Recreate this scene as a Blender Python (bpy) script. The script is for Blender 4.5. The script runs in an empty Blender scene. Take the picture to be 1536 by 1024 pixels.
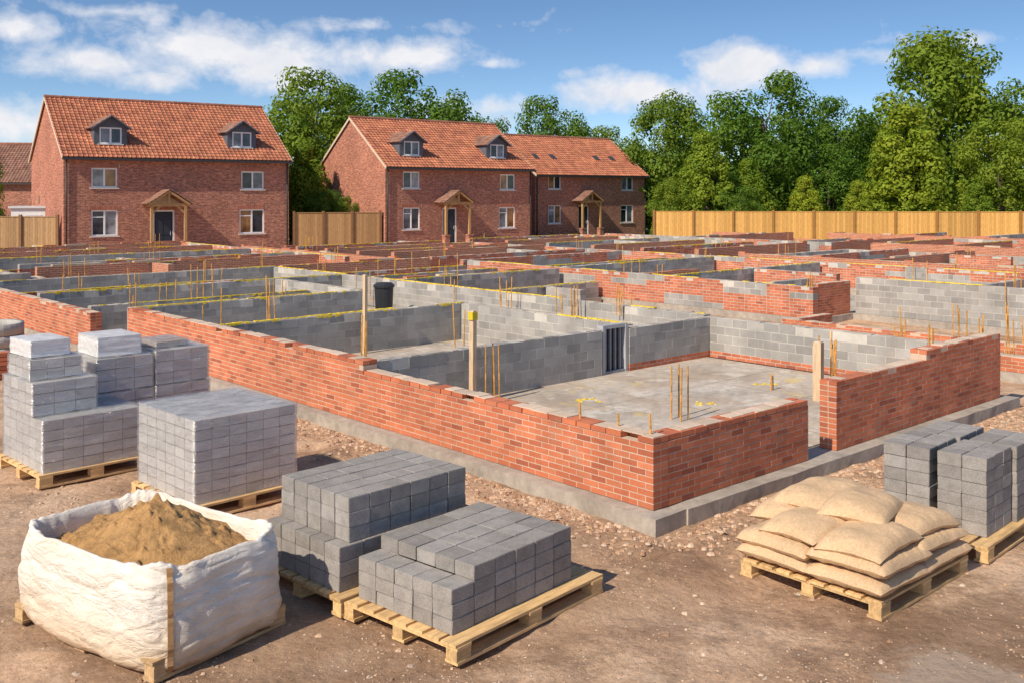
import bpy, math, random, bmesh
from mathutils import Vector, Matrix, noise
rnd = random.Random(7)
scene = bpy.context.scene
COL = scene.collection
H0 = 3.0            # camera height above slab level
GZ = -0.15          # ground level
# ------------------------------------------------------------------ helpers
class MB:
    def __init__(s):
        s.v=[]; s.f=[]; s.c=[]; s.m=[]
    def add(s, vs, fs, col=(.5,.5,.5), mi=0):
        o=len(s.v); s.v.extend(vs)
        for f in fs:
            s.f.append(tuple(i+o for i in f)); s.c.append(col); s.m.append(mi)
    def box(s,x0,x1,y0,y1,z0,z1,col=(.5,.5,.5),mi=0):
        s.add([(x0,y0,z0),(x1,y0,z0),(x1,y1,z0),(x0,y1,z0),(x0,y0,z1),(x1,y0,z1),(x1,y1,z1),(x0,y1,z1)],
              [(0,3,2,1),(4,5,6,7),(0,1,5,4),(1,2,6,5),(2,3,7,6),(3,0,4,7)],col,mi)
    def beam(s,p0,p1,w,h,col=(.5,.5,.5),mi=0,up=(0,0,1)):
        p0=Vector(p0);p1=Vector(p1);d=(p1-p0).normalized();u=Vector(up)
        if abs(d.dot(u))>.98: u=Vector((1,0,0))
        sd=d.cross(u).normalized();u=sd.cross(d).normalized()
        vs=[]
        for p in (p0,p1):
            for a,b in ((-1,-1),(1,-1),(1,1),(-1,1)):
                vs.append(tuple(p+sd*(a*w/2)+u*(b*h/2)))
        s.add(vs,[(0,3,2,1),(4,5,6,7),(0,1,5,4),(1,2,6,5),(2,3,7,6),(3,0,4,7)],col,mi)
    def tube(s,p0,p1,r0,r1,n=8,col=(.5,.5,.5),mi=0,cap=True):
        p0=Vector(p0);p1=Vector(p1);d=(p1-p0).normalized();u=Vector((0,0,1))
        if abs(d.dot(u))>.98: u=Vector((1,0,0))
        a=d.cross(u).normalized();b=d.cross(a).normalized()
        vs=[]
        for p,r in((p0,r0),(p1,r1)):
            for i in range(n):
                t=2*math.pi*i/n; vs.append(tuple(p+a*(math.cos(t)*r)+b*(math.sin(t)*r)))
        fs=[(i,(i+1)%n,n+(i+1)%n,n+i) for i in range(n)]
        if cap: fs+= [tuple(range(n))[::-1],tuple(range(n,2*n))]
        s.add(vs,fs,col,mi)
    def mesh(s,name,mats,smooth=False):
        me=bpy.data.meshes.new(name)
        me.from_pydata(s.v,[],s.f)
        for m in (mats if isinstance(mats,(list,tuple)) else [mats]): me.materials.append(m)
        ca=me.color_attributes.new("Col",'FLOAT_COLOR','CORNER')
        uv=me.uv_layers.new(name="UVMap")
        cd=[];ud=[]
        me.polygons.foreach_set("material_index",s.m)
        for i,p in enumerate(me.polygons):
            c=s.c[i];n=p.normal;ax,ay,az=abs(n.x),abs(n.y),abs(n.z)
            for vi in p.vertices:
                cd.extend((c[0],c[1],c[2],1.0)); q=s.v[vi]
                if az>.8: ud.extend((q[0],q[1]))
                elif ax>ay: ud.extend((q[1],q[2]))
                else: ud.extend((q[0],q[2]))
        ca.data.foreach_set("color",cd); uv.data.foreach_set("uv",ud)
        if smooth: me.polygons.foreach_set("use_smooth",[True]*len(me.polygons))
        me.update(); return me
    def obj(s,name,mats,smooth=False,parent=None,loc=(0,0,0),rz=0,**kw):
        return mkobj(name,s.mesh(name,mats,smooth),parent,loc,rz,**kw)

def mkobj(name,me,parent=None,loc=(0,0,0),rz=0,label=None,category=None,group=None,kind=None):
    o=bpy.data.objects.new(name,me); COL.objects.link(o)
    o.location=loc; o.rotation_euler=(0,0,rz)
    if parent: o.parent=parent
    if label: o["label"]=label
    if category: o["category"]=category
    if group: o["group"]=group
    if kind: o["kind"]=kind
    return o
def vary(c,a=.12):
    k=1+rnd.uniform(-a,a); return (c[0]*k,c[1]*k,c[2]*k)
# ------------------------------------------------------------------ materials
def newmat(name):
    m=bpy.data.materials.new(name); m.use_nodes=True
    nt=m.node_tree; return m,nt,nt.nodes["Principled BSDF"]
def N(nt,t,**kw):
    n=nt.nodes.new(t)
    for k,v in kw.items(): setattr(n,k,v)
    return n
def mixc(nt,mode,fac,a,b):
    n=N(nt,'ShaderNodeMix',data_type='RGBA',blend_type=mode)
    for sock,val in ((n.inputs[0],fac),(n.inputs[6],a),(n.inputs[7],b)):
        if hasattr(val,'links'): nt.links.new(val,sock)
        else: sock.default_value = val if not isinstance(val,tuple) else (val[0],val[1],val[2],1)
    return n.outputs[2]
def noi(nt,scale,detail=4,rough=.6,coord='Object',vecscale=None,dist=0):
    tc=N(nt,'ShaderNodeTexCoord'); v=tc.outputs[coord]
    if vecscale:
        mp=N(nt,'ShaderNodeMapping'); mp.inputs['Scale'].default_value=vecscale
        nt.links.new(v,mp.inputs[0]); v=mp.outputs[0]
    n=N(nt,'ShaderNodeTexNoise'); n.inputs['Scale'].default_value=scale
    n.inputs['Detail'].default_value=detail; n.inputs['Roughness'].default_value=rough
    n.inputs['Distortion'].default_value=dist
    nt.links.new(v,n.inputs['Vector']); return n.outputs['Fac']
def ramp(nt,fac,stops):
    r=N(nt,'ShaderNodeValToRGB'); e=r.color_ramp.elements
    while len(e)<len(stops): e.new(.5)
    for el,(p,c) in zip(e,stops):
        el.position=p
        el.color=(c,c,c,1) if not isinstance(c,tuple) else (c[0],c[1],c[2],1)
    nt.links.new(fac,r.inputs[0]); return r.outputs[0]
def bump(nt,b,h,strength,dist):
    n=N(nt,'ShaderNodeBump'); n.inputs['Strength'].default_value=strength; n.inputs['Distance'].default_value=dist
    nt.links.new(h,n.inputs['Height']); nt.links.new(n.outputs[0],b.inputs['Normal']); return n
def mat_attr(name,rough=.85,ns=8,amt=.3,bs=40,bst=.5,bd=.004,fine=True,spec=.3,vs=None,coord='Object',stain=None):
    m,nt,b=newmat(name)
    at=N(nt,'ShaderNodeVertexColor',layer_name="Col")
    n1=noi(nt,ns,6,.65,coord,vs)
    c=mixc(nt,'MULTIPLY',1.0,at.outputs[0],ramp(nt,n1,[(.28,1-amt),(.72,1+amt)]))
    if fine:
        n2=noi(nt,bs*2.2,3,.7,coord,vs)
        c=mixc(nt,'MULTIPLY',1.0,c,ramp(nt,n2,[(.3,.82),(.7,1.15)]))
    if stain:
        n3=noi(nt,stain[0],5,.6,'Object'); f=ramp(nt,n3,[(stain[1],0.0),(stain[1]+.12,stain[3])])
        c=mixc(nt,'MIX',f,c,stain[2])
    nt.links.new(c,b.inputs['Base Color'])
    b.inputs['Roughness'].default_value=rough; b.inputs['Specular IOR Level'].default_value=spec
    h=noi(nt,bs,6,.7,coord,vs); bump(nt,b,h,bst,bd)
    return m
M_MAS=mat_attr("masonry",.92,2.0,.20,45,.7,.005,stain=(1.7,.60,(.38,.28,.20),.30))
M_PBLK=mat_attr("packed_block",.9,3,.08,60,.4,.002)
M_WOOD=mat_attr("sawn_timber",.75,4,.35,14,.5,.003,vs=(1,8,8))
M_POST=mat_attr("post_timber",.8,4,.3,20,.5,.003,vs=(8,8,1))
M_RUST=mat_attr("rusty_steel",.7,20,.35,120,.5,.001)
M_PAINT=mat_attr("painted_trim",.45,6,.08,60,.1,.001,fine=False,spec=.4)
M_TILE=mat_attr("clay_tile",.85,1.2,.26,25,.4,.004)
M_LEAD=mat_attr("grey_lead",.6,3,.15,30,.2,.002)
M_SACK=mat_attr("paper_sack",.8,4,.16,26,.6,.006)
M_SAND=mat_attr("heap_sand",.95,9,.40,55,.9,.025)
M_STONE=mat_attr("loose_stone",.9,9,.2,60,.4,.003)
M_BARK=mat_attr("bark",.9,3,.3,10,.8,.02,vs=(4,4,1))
M_YEL=mat_attr("yellow_membrane",.6,8,.3,50,.5,.005)
M_BLACK=mat_attr("black_plastic",.4,6,.2,30,.2,.002)

def mat_glass():
    m,nt,b=newmat("window_glass")
    at=N(nt,'ShaderNodeVertexColor',layer_name="Col")
    n1=noi(nt,1.4,3,.6)
    nt.links.new(mixc(nt,'MULTIPLY',1.0,at.outputs[0],ramp(nt,n1,[(.35,.45),(.65,1.5)])),b.inputs['Base Color'])
    b.inputs['Roughness'].default_value=.06; b.inputs['Specular IOR Level'].default_value=.6
    return m
M_GLASS=mat_glass()

def mat_brick(name,c1,c2,mort,bw,rh,msize=.009,var=.3):
    m,nt,b=newmat(name)
    uv=N(nt,'ShaderNodeUVMap',uv_map="UVMap")
    br=N(nt,'ShaderNodeTexBrick'); nt.links.new(uv.outputs[0],br.inputs['Vector'])
    br.inputs['Scale'].default_value=1; br.inputs['Brick Width'].default_value=bw; br.inputs['Row Height'].default_value=rh
    br.inputs['Mortar Size'].default_value=msize; br.inputs['Mortar Smooth'].default_value=.2
    br.inputs['Color1'].default_value=(*c1,1); br.inputs['Color2'].default_value=(*c2,1); br.inputs['Mortar'].default_value=(*mort,1)
    br.inputs['Bias'].default_value=-.1
    n1=noi(nt,1,2,.6,'UV',(5.2,13.5,1)); n2=noi(nt,.6,5,.6,'UV')
    c=mixc(nt,'MULTIPLY',1.0,br.outputs[0],ramp(nt,n1,[(.3,1-var),(.7,1+var)]))
    c=mixc(nt,'MULTIPLY',1.0,c,ramp(nt,n2,[(.3,.84),(.7,1.16)]))
    nt.links.new(c,b.inputs['Base Color']); b.inputs['Roughness'].default_value=.9
    b.inputs['Specular IOR Level'].default_value=.2
    inv=N(nt,'ShaderNodeMath',operation='SUBTRACT'); inv.inputs[0].default_value=1; nt.links.new(br.outputs['Fac'],inv.inputs[1])
    bump(nt,b,inv.outputs[0],.5,.008); return m
M_HB=mat_brick("house_brick",(.49,.185,.112),(.31,.108,.077),(.44,.32,.245),.235,.079,.007,.42)
M_FB=mat_brick("site_brick",(.52,.172,.088),(.44,.136,.074),(.52,.39,.285),.2,.0625,.009,.18)

def mat_slab(name,c,spots=False):
    m,nt,b=newmat(name)
    n1=noi(nt,.9,6,.65); n2=noi(nt,7,5,.7)
    col=ramp(nt,n1,[(.3,tuple(x*.68 for x in c)),(.5,c),(.75,tuple(x*1.2 for x in c))])
    col=mixc(nt,'MULTIPLY',1.0,col,ramp(nt,n2,[(.3,.74),(.7,1.18)]))
    if spots:
        n4=noi(nt,.6,7,.68,dist=.5); col=mixc(nt,'MIX',ramp(nt,n4,[(.47,0.0),(.60,.5)]),col,(.40,.285,.19))
        n3=noi(nt,1.3,6,.7); col=mixc(nt,'MIX',ramp(nt,n3,[(.59,0.0),(.65,.55)]),col,(.68,.49,.14))
        n5=noi(nt,1.9,6,.7); col=mixc(nt,'MIX',ramp(nt,n5,[(.55,0.0),(.61,.6)]),col,(.70,.64,.56))
        tc=N(nt,'ShaderNodeTexCoord'); br=N(nt,'ShaderNodeTexBrick'); br.offset=0; nt.links.new(tc.outputs['Object'],br.inputs['Vector'])
        br.inputs['Scale'].default_value=1; br.inputs['Brick Width'].default_value=1.8; br.inputs['Row Height'].default_value=1.6; br.inputs['Mortar Size'].default_value=.012
        col=mixc(nt,'MIX',ramp(nt,br.outputs['Fac'],[(0.0,0.0),(1.0,.5)]),col,(.16,.12,.09))
    nt.links.new(col,b.inputs['Base Color']); b.inputs['Roughness'].default_value=.88
    b.inputs['Specular IOR Level'].default_value=.25
    bump(nt,b,noi(nt,30,6,.7),.6,.006); return m
M_SLAB=mat_slab("slab_concrete",(.52,.45,.375),True)
M_FOOT=mat_slab("footing_concrete",(.40,.35,.295))

def mat_dirt():
    m,nt,b=newmat("site_dirt")
    n1=noi(nt,.38,8,.66,dist=.6); n2=noi(nt,2.6,8,.74); n3=noi(nt,24,6,.78); n0=noi(nt,.9,6,.7,dist=.8)
    col=ramp(nt,n1,[(.33,(.35,.205,.125)),(.45,(.51,.325,.205)),(.56,(.66,.445,.295)),(.70,(.76,.54,.375))])
    col=mixc(nt,'MULTIPLY',1.0,col,ramp(nt,n2,[(.32,.60),(.5,1.0),(.68,1.2)]))
    col=mixc(nt,'MULTIPLY',1.0,col,ramp(nt,n3,[(.3,.68),(.7,1.23)]))
    col=mixc(nt,'MIX',ramp(nt,n0,[(.56,0.0),(.68,.5)]),col,(.78,.585,.42))
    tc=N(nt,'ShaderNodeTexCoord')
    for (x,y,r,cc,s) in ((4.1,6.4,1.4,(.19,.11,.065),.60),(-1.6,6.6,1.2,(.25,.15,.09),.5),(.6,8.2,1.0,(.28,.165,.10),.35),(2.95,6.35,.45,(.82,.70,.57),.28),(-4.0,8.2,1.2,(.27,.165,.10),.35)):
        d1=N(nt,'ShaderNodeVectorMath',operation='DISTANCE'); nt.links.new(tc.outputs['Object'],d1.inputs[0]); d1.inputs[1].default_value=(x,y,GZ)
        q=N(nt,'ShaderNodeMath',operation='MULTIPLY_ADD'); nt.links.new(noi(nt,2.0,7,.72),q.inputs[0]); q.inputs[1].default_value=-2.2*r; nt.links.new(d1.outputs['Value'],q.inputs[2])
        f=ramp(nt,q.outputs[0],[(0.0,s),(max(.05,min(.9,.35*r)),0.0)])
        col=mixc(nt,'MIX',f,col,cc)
    nt.links.new(col,b.inputs['Base Color']); b.inputs['Roughness'].default_value=.95; b.inputs['Specular IOR Level'].default_value=.12
    v2=N(nt,'ShaderNodeTexVoronoi'); v2.inputs['Scale'].default_value=16; v2.feature='SMOOTH_F1'; nt.links.new(tc.outputs['Object'],v2.inputs['Vector'])
    add=N(nt,'ShaderNodeMath',operation='MULTIPLY_ADD'); nt.links.new(v2.outputs['Distance'],add.inputs[0]); add.inputs[1].default_value=-.30; nt.links.new(noi(nt,7,9,.76),add.inputs[2])
    bump(nt,b,add.outputs[0],.9,.05); return m
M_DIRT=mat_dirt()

def mat_grass():
    m,nt,b=newmat("grass"); n1=noi(nt,.6,7,.7)
    nt.links.new(ramp(nt,n1,[(.3,(.05,.09,.02)),(.7,(.12,.16,.05))]),b.inputs['Base Color']); b.inputs['Roughness'].default_value=.95
    return m
M_GRASS=mat_grass()

def mat_leaf():
    m=bpy.data.materials.new("foliage"); m.use_nodes=True; nt=m.node_tree; nt.nodes.clear()
    at=N(nt,'ShaderNodeVertexColor',layer_name="Col"); oi=N(nt,'ShaderNodeObjectInfo')
    r=ramp(nt,oi.outputs['Random'],[(0.0,(.72,.84,.85)),(.5,(1.,1.,1.)),(1.0,(1.4,1.2,1.0))])
    c=mixc(nt,'MULTIPLY',1.0,at.outputs[0],r)
    d=N(nt,'ShaderNodeBsdfPrincipled'); d.inputs['Roughness'].default_value=.6; d.inputs['Specular IOR Level'].default_value=.15
    t=N(nt,'ShaderNodeBsdfTranslucent'); mx=N(nt,'ShaderNodeMixShader'); mx.inputs[0].default_value=.33
    c2=mixc(nt,'MULTIPLY',1.0,c,(1.6,1.7,.4))
    nt.links.new(c,d.inputs['Base Color']); nt.links.new(c2,t.inputs['Color'])
    nt.links.new(d.outputs[0],mx.inputs[1]); nt.links.new(t.outputs[0],mx.inputs[2])
    o=N(nt,'ShaderNodeOutputMaterial'); nt.links.new(mx.outputs[0],o.inputs[0]); return m
M_LEAF=mat_leaf()

def mat_film(name,lo,hi,gl=.12):
    m=bpy.data.materials.new(name); m.use_nodes=True; nt=m.node_tree; nt.nodes.clear()
    n1=noi(nt,4,8,.74,vecscale=(1,1,5),dist=1.6)
    tr=N(nt,'ShaderNodeBsdfTransparent'); tr.inputs[0].default_value=(1,1,1,1)
    df=N(nt,'ShaderNodeBsdfDiffuse'); df.inputs[0].default_value=(.93,.92,.91,1)
    m1=N(nt,'ShaderNodeMixShader'); nt.links.new(ramp(nt,n1,[(.40,lo),(.68,hi)]),m1.inputs[0]); nt.links.new(tr.outputs[0],m1.inputs[1]); nt.links.new(df.outputs[0],m1.inputs[2])
    gs=N(nt,'ShaderNodeBsdfGlossy'); gs.inputs['Roughness'].default_value=.2
    lw=N(nt,'ShaderNodeLayerWeight'); lw.inputs[0].default_value=.3
    bp=N(nt,'ShaderNodeBump'); bp.inputs['Strength'].default_value=.9; bp.inputs['Distance'].default_value=.02
    nt.links.new(noi(nt,5,8,.7,vecscale=(1,1,7),dist=1.5),bp.inputs['Height'])
    for s in (gs,lw): nt.links.new(bp.outputs[0],s.inputs['Normal'])
    m2=N(nt,'ShaderNodeMixShader'); nt.links.new(ramp(nt,lw.outputs['Facing'],[(.0,gl),(1.0,.55)]),m2.inputs[0])
    nt.links.new(m1.outputs[0],m2.inputs[1]); nt.links.new(gs.outputs[0],m2.inputs[2])
    o=N(nt,'ShaderNodeOutputMaterial'); nt.links.new(m2.outputs[0],o.inputs[0]); return m
M_FILM=mat_film("stretch_film",.05,.42)
M_FILMW=mat_film("white_film",.6,.97)

def mat_bag():
    m,nt,b=newmat("woven_bag")
    n1=noi(nt,3,6,.6); c=ramp(nt,n1,[(.3,(.74,.65,.54)),(.6,(.86,.79,.70)),(.8,(.88,.83,.76))])
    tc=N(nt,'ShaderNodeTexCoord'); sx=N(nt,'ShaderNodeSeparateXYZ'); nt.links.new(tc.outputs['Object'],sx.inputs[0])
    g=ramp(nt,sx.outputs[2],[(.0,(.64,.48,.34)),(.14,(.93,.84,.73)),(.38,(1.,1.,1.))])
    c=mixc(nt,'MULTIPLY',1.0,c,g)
    nt.links.new(c,b.inputs['Base Color']); b.inputs['Roughness'].default_value=.46; b.inputs['Specular IOR Level'].default_value=.45
    a=N(nt,'ShaderNodeMath',operation='ADD'); nt.links.new(noi(nt,4.2,7,.66,vecscale=(1.4,1.4,3.4),dist=1.8),a.inputs[0])
    w=noi(nt,150,2,.5); k=N(nt,'ShaderNodeMath',operation='MULTIPLY'); nt.links.new(w,k.inputs[0]); k.inputs[1].default_value=.05
    nt.links.new(k.outputs[0],a.inputs[1]); bump(nt,b,a.outputs[0],.7,.045); return m
M_BAG=mat_bag()

def mat_block():
    m,nt,b=newmat("loose_concrete_block")
    oi=N(nt,'ShaderNodeObjectInfo')
    c=ramp(nt,oi.outputs['Random'],[(0.0,(.26,.236,.215)),(.5,(.31,.284,.26)),(1.0,(.37,.34,.312))])
    tc=N(nt,'ShaderNodeTexCoord'); ad=N(nt,'ShaderNodeVectorMath',operation='ADD'); nt.links.new(tc.outputs['Object'],ad.inputs[0]); nt.links.new(oi.outputs['Location'],ad.inputs[1])
    def nn(s,d):
        n=N(nt,'ShaderNodeTexNoise'); n.inputs['Scale'].default_value=s; n.inputs['Detail'].default_value=d; n.inputs['Roughness'].default_value=.7
        nt.links.new(ad.outputs[0],n.inputs['Vector']); return n.outputs['Fac']
    c=mixc(nt,'MULTIPLY',1.0,c,ramp(nt,nn(9,5),[(.3,.82),(.7,1.18)]))
    c=mixc(nt,'MULTIPLY',1.0,c,ramp(nt,nn(120,3),[(.35,.72),(.6,1.08)]))
    nt.links.new(c,b.inputs['Base Color']); b.inputs['Roughness'].default_value=.93; b.inputs['Specular IOR Level'].default_value=.2
    bump(nt,b,nn(70,6),.6,.004); return m
M_BLOCK=mat_block()

# ------------------------------------------------------------------ camera, sun, sky
cam=bpy.data.cameras.new("camera"); co=bpy.data.objects.new("camera",cam); COL.objects.link(co)
co.location=(0,0,H0); co.rotation_euler=(math.radians(90),0,0)
cam.sensor_width=36; cam.lens=36*1500/1536; cam.shift_y=-222/1536; cam.clip_end=4000; cam.clip_start=.1
scene.camera=co
sd=Vector((-.68,-.733,0)).normalized(); EL=math.radians(41)
sdir=Vector((sd.x*math.cos(EL),sd.y*math.cos(EL),math.sin(EL)))
sl=bpy.data.lights.new("sun",'SUN'); sl.energy=5.0; sl.angle=math.radians(.5); sl.color=(1,.885,.72)
so=bpy.data.objects.new("sun",sl); COL.objects.link(so); so.rotation_euler=(-sdir).to_track_quat('-Z','Y').to_euler()
w=bpy.data.worlds.new("World"); scene.world=w; w.use_nodes=True; nt=w.node_tree; nt.nodes.clear()
tc=N(nt,'ShaderNodeTexCoord'); D=tc.outputs['Generated']
sx=N(nt,'ShaderNodeSeparateXYZ'); nt.links.new(D,sx.inputs[0])
ma=N(nt,'ShaderNodeMath',operation='MULTIPLY_ADD'); nt.links.new(sx.outputs[2],ma.inputs[0]); ma.inputs[1].default_value=1.9; ma.inputs[2].default_value=.015
cx=N(nt,'ShaderNodeCombineXYZ'); nt.links.new(sx.outputs[0],cx.inputs[0]); nt.links.new(sx.outputs[1],cx.inputs[1]); nt.links.new(ma.outputs[0],cx.inputs[2])
nz=N(nt,'ShaderNodeVectorMath',operation='NORMALIZE'); nt.links.new(cx.outputs[0],nz.inputs[0])
sky=N(nt,'ShaderNodeTexSky'); sky.sky_type='NISHITA'; sky.sun_disc=False; sky.sun_elevation=EL; sky.sun_rotation=math.atan2(sd.x,sd.y)
sky.air_density=1.0; sky.dust_density=.5; sky.ozone_density=2.0
nt.links.new(nz.outputs[0],sky.inputs[0])
hs=N(nt,'ShaderNodeHueSaturation'); hs.inputs['Saturation'].default_value=1.13; nt.links.new(sky.outputs[0],hs.inputs['Color'])
b1=N(nt,'ShaderNodeBackground'); b1.inputs[1].default_value=.15; nt.links.new(hs.outputs[0],b1.inputs[0])
mask=None
for (px,py,rx,ry,k) in [(130,90,120,26,.95),(290,72,130,44,1.05),(420,98,120,40,1.05),(600,84,110,28,1.05),(30,42,60,24,.85),(440,128,80,16,.8),(230,118,60,16,.8),
    (965,138,115,26,1.05),(1115,98,66,34,1.15),(1225,98,45,18,.8),(25,190,90,36,.9),(735,98,50,12,.7),(720,165,110,22,.8),(1330,80,100,14,.55),(860,110,80,14,.5),(1420,60,130,12,.55),(560,40,200,14,.5),(180,18,140,14,.5)]:
    c=Vector(((px-768)/1500,1,(290-py)/1500)).normalized()
    s1=N(nt,'ShaderNodeVectorMath',operation='SUBTRACT'); nt.links.new(D,s1.inputs[0]); s1.inputs[1].default_value=c
    s2=N(nt,'ShaderNodeVectorMath',operation='MULTIPLY'); nt.links.new(s1.outputs[0],s2.inputs[0]); s2.inputs[1].default_value=(1500/rx*.58,1500/rx*.58,1500/ry*.58)
    s3=N(nt,'ShaderNodeVectorMath',operation='LENGTH'); nt.links.new(s2.outputs[0],s3.inputs[0])
    s4=N(nt,'ShaderNodeMath',operation='SUBTRACT',use_clamp=True); s4.inputs[0].default_value=1; nt.links.new(s3.outputs['Value'],s4.inputs[1])
    s5=N(nt,'ShaderNodeMath',operation='MULTIPLY'); nt.links.new(s4.outputs[0],s5.inputs[0]); s5.inputs[1].default_value=k
    if mask is None: mask=s5.outputs[0]
    else:
        q=N(nt,'ShaderNodeMath',operation='MAXIMUM'); nt.links.new(mask,q.inputs[0]); nt.links.new(s5.outputs[0],q.inputs[1]); mask=q.outputs[0]
def wn(scale,detail,vs,off=(0,0,0)):
    mp=N(nt,'ShaderNodeMapping'); mp.inputs['Scale'].default_value=vs; mp.inputs['Location'].default_value=off; nt.links.new(D,mp.inputs[0])
    n=N(nt,'ShaderNodeTexNoise'); n.inputs['Scale'].default_value=scale; n.inputs['Detail'].default_value=detail; n.inputs['Roughness'].default_value=.60
    n.inputs['Distortion'].default_value=.2
    nt.links.new(mp.outputs[0],n.inputs['Vector']); return n.outputs['Fac']
n1=wn(20,10,(1,1,1.4))
a1=N(nt,'ShaderNodeMath',operation='MULTIPLY_ADD'); nt.links.new(n1,a1.inputs[0]); a1.inputs[1].default_value=1.9; a1.inputs[2].default_value=-1.30
a2=N(nt,'ShaderNodeMath',operation='MULTIPLY_ADD'); nt.links.new(mask,a2.inputs[0]); a2.inputs[1].default_value=1.2; nt.links.new(a1.outputs[0],a2.inputs[2])
dens=ramp(nt,a2.outputs[0],[(0.0,0.0),(.22,.33),(.65,1.0)])
n2=wn(20,7,(1,1,1.4),(0,0,-.02))
shade=ramp(nt,n2,[(.35,(.97,.96,.98)),(.68,(.78,.81,.89))])
b2=N(nt,'ShaderNodeBackground'); nt.links.new(shade,b2.inputs[0]); b2.inputs[1].default_value=.97
mx=N(nt,'ShaderNodeMixShader'); nt.links.new(dens,mx.inputs[0]); nt.links.new(b1.outputs[0],mx.inputs[1]); nt.links.new(b2.outputs[0],mx.inputs[2])
wo=N(nt,'ShaderNodeOutputWorld'); nt.links.new(mx.outputs[0],wo.inputs[0])
scene.view_settings.view_transform='Standard'; scene.view_settings.look='None'; scene.view_settings.exposure=0

# ------------------------------------------------------------------ site frame
R=math.radians(42); CR,SR=math.cos(R),math.sin(R); X0,Y0=1.339,9.474
def S(b,a): return (X0+b*CR-a*SR, Y0+b*SR+a*CR)
def inv(X,Y):
    dx,dy=X-X0,Y-Y0; return (dx*CR+dy*SR, -dx*SR+dy*CR)
# ------------------------------------------------------------------ ground
def gh(x,y):
    b,a=inv(x,y)
    n=noise.fractal(Vector((x*.7,y*.7,0)),1.0,2.0,4)*.026
    n+=noise.noise(Vector((x*3.3,y*3.3,3)))*.013+noise.noise(Vector((x*9,y*9,5)))*.009
    z=GZ-.014+n
    for o_ in (0,1.25):
        ln=(y-4.0-o_)-(.55*x)+.5*noise.noise(Vector((x*.3,1,0)))
        if x>-.6 and abs(ln-3.1)<.24 : z-=.030*math.cos((ln-3.1)/.24*math.pi/2)*(1+.4*noise.noise(Vector((x*5,y*5,2))))
    d=-1
    if b<-.1 and a>-1.5: d=-.1-b if a>-.1 else max(-.1-b,-.1-a)
    if a<-.1 and b>-.1: d=-.1-a
    if 0<d<1.2 :
        k=math.sin(math.pi*min(1,d/1.2)); z+=k*(.025+.07*max(0,noise.noise(Vector((x*3,y*3,9)))+.3)+.035*noise.noise(Vector((x*8,y*8,1))))
    return z
xs=[-900,-300,-120,-60,-35,-24,-18,-14]+[-11+.07*i for i in range(315)]+[13,16,20,26,35,60,120,300,900]
ys=[-200,-40,-5,2,4]+[5+.065*i for i in range(150)]+[14.9+.35*i for i in range(30)]+[26,30,38,50,70,120,300,700,1800]
g=MB(); nx=len(xs)
g.v=[(x,y,gh(x,y) if abs(x)<30 and 0<y<40 else GZ-.01) for y in ys for x in xs]
g.f=[(j*nx+i,j*nx+i+1,(j+1)*nx+i+1,(j+1)*nx+i) for j in range(len(ys)-1) for i in range(nx-1)]
g.c=[(.3,.2,.15)]*len(g.f); g.m=[0]*len(g.f)
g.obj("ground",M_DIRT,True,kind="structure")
g=MB(); g.add([(-400,72,GZ+.01),(400,66,GZ+.01),(900,1500,GZ+.01),(-900,1500,GZ+.01)],[(0,1,2,3)])
g.obj("grass_field",M_GRASS,kind="structure")

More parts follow.
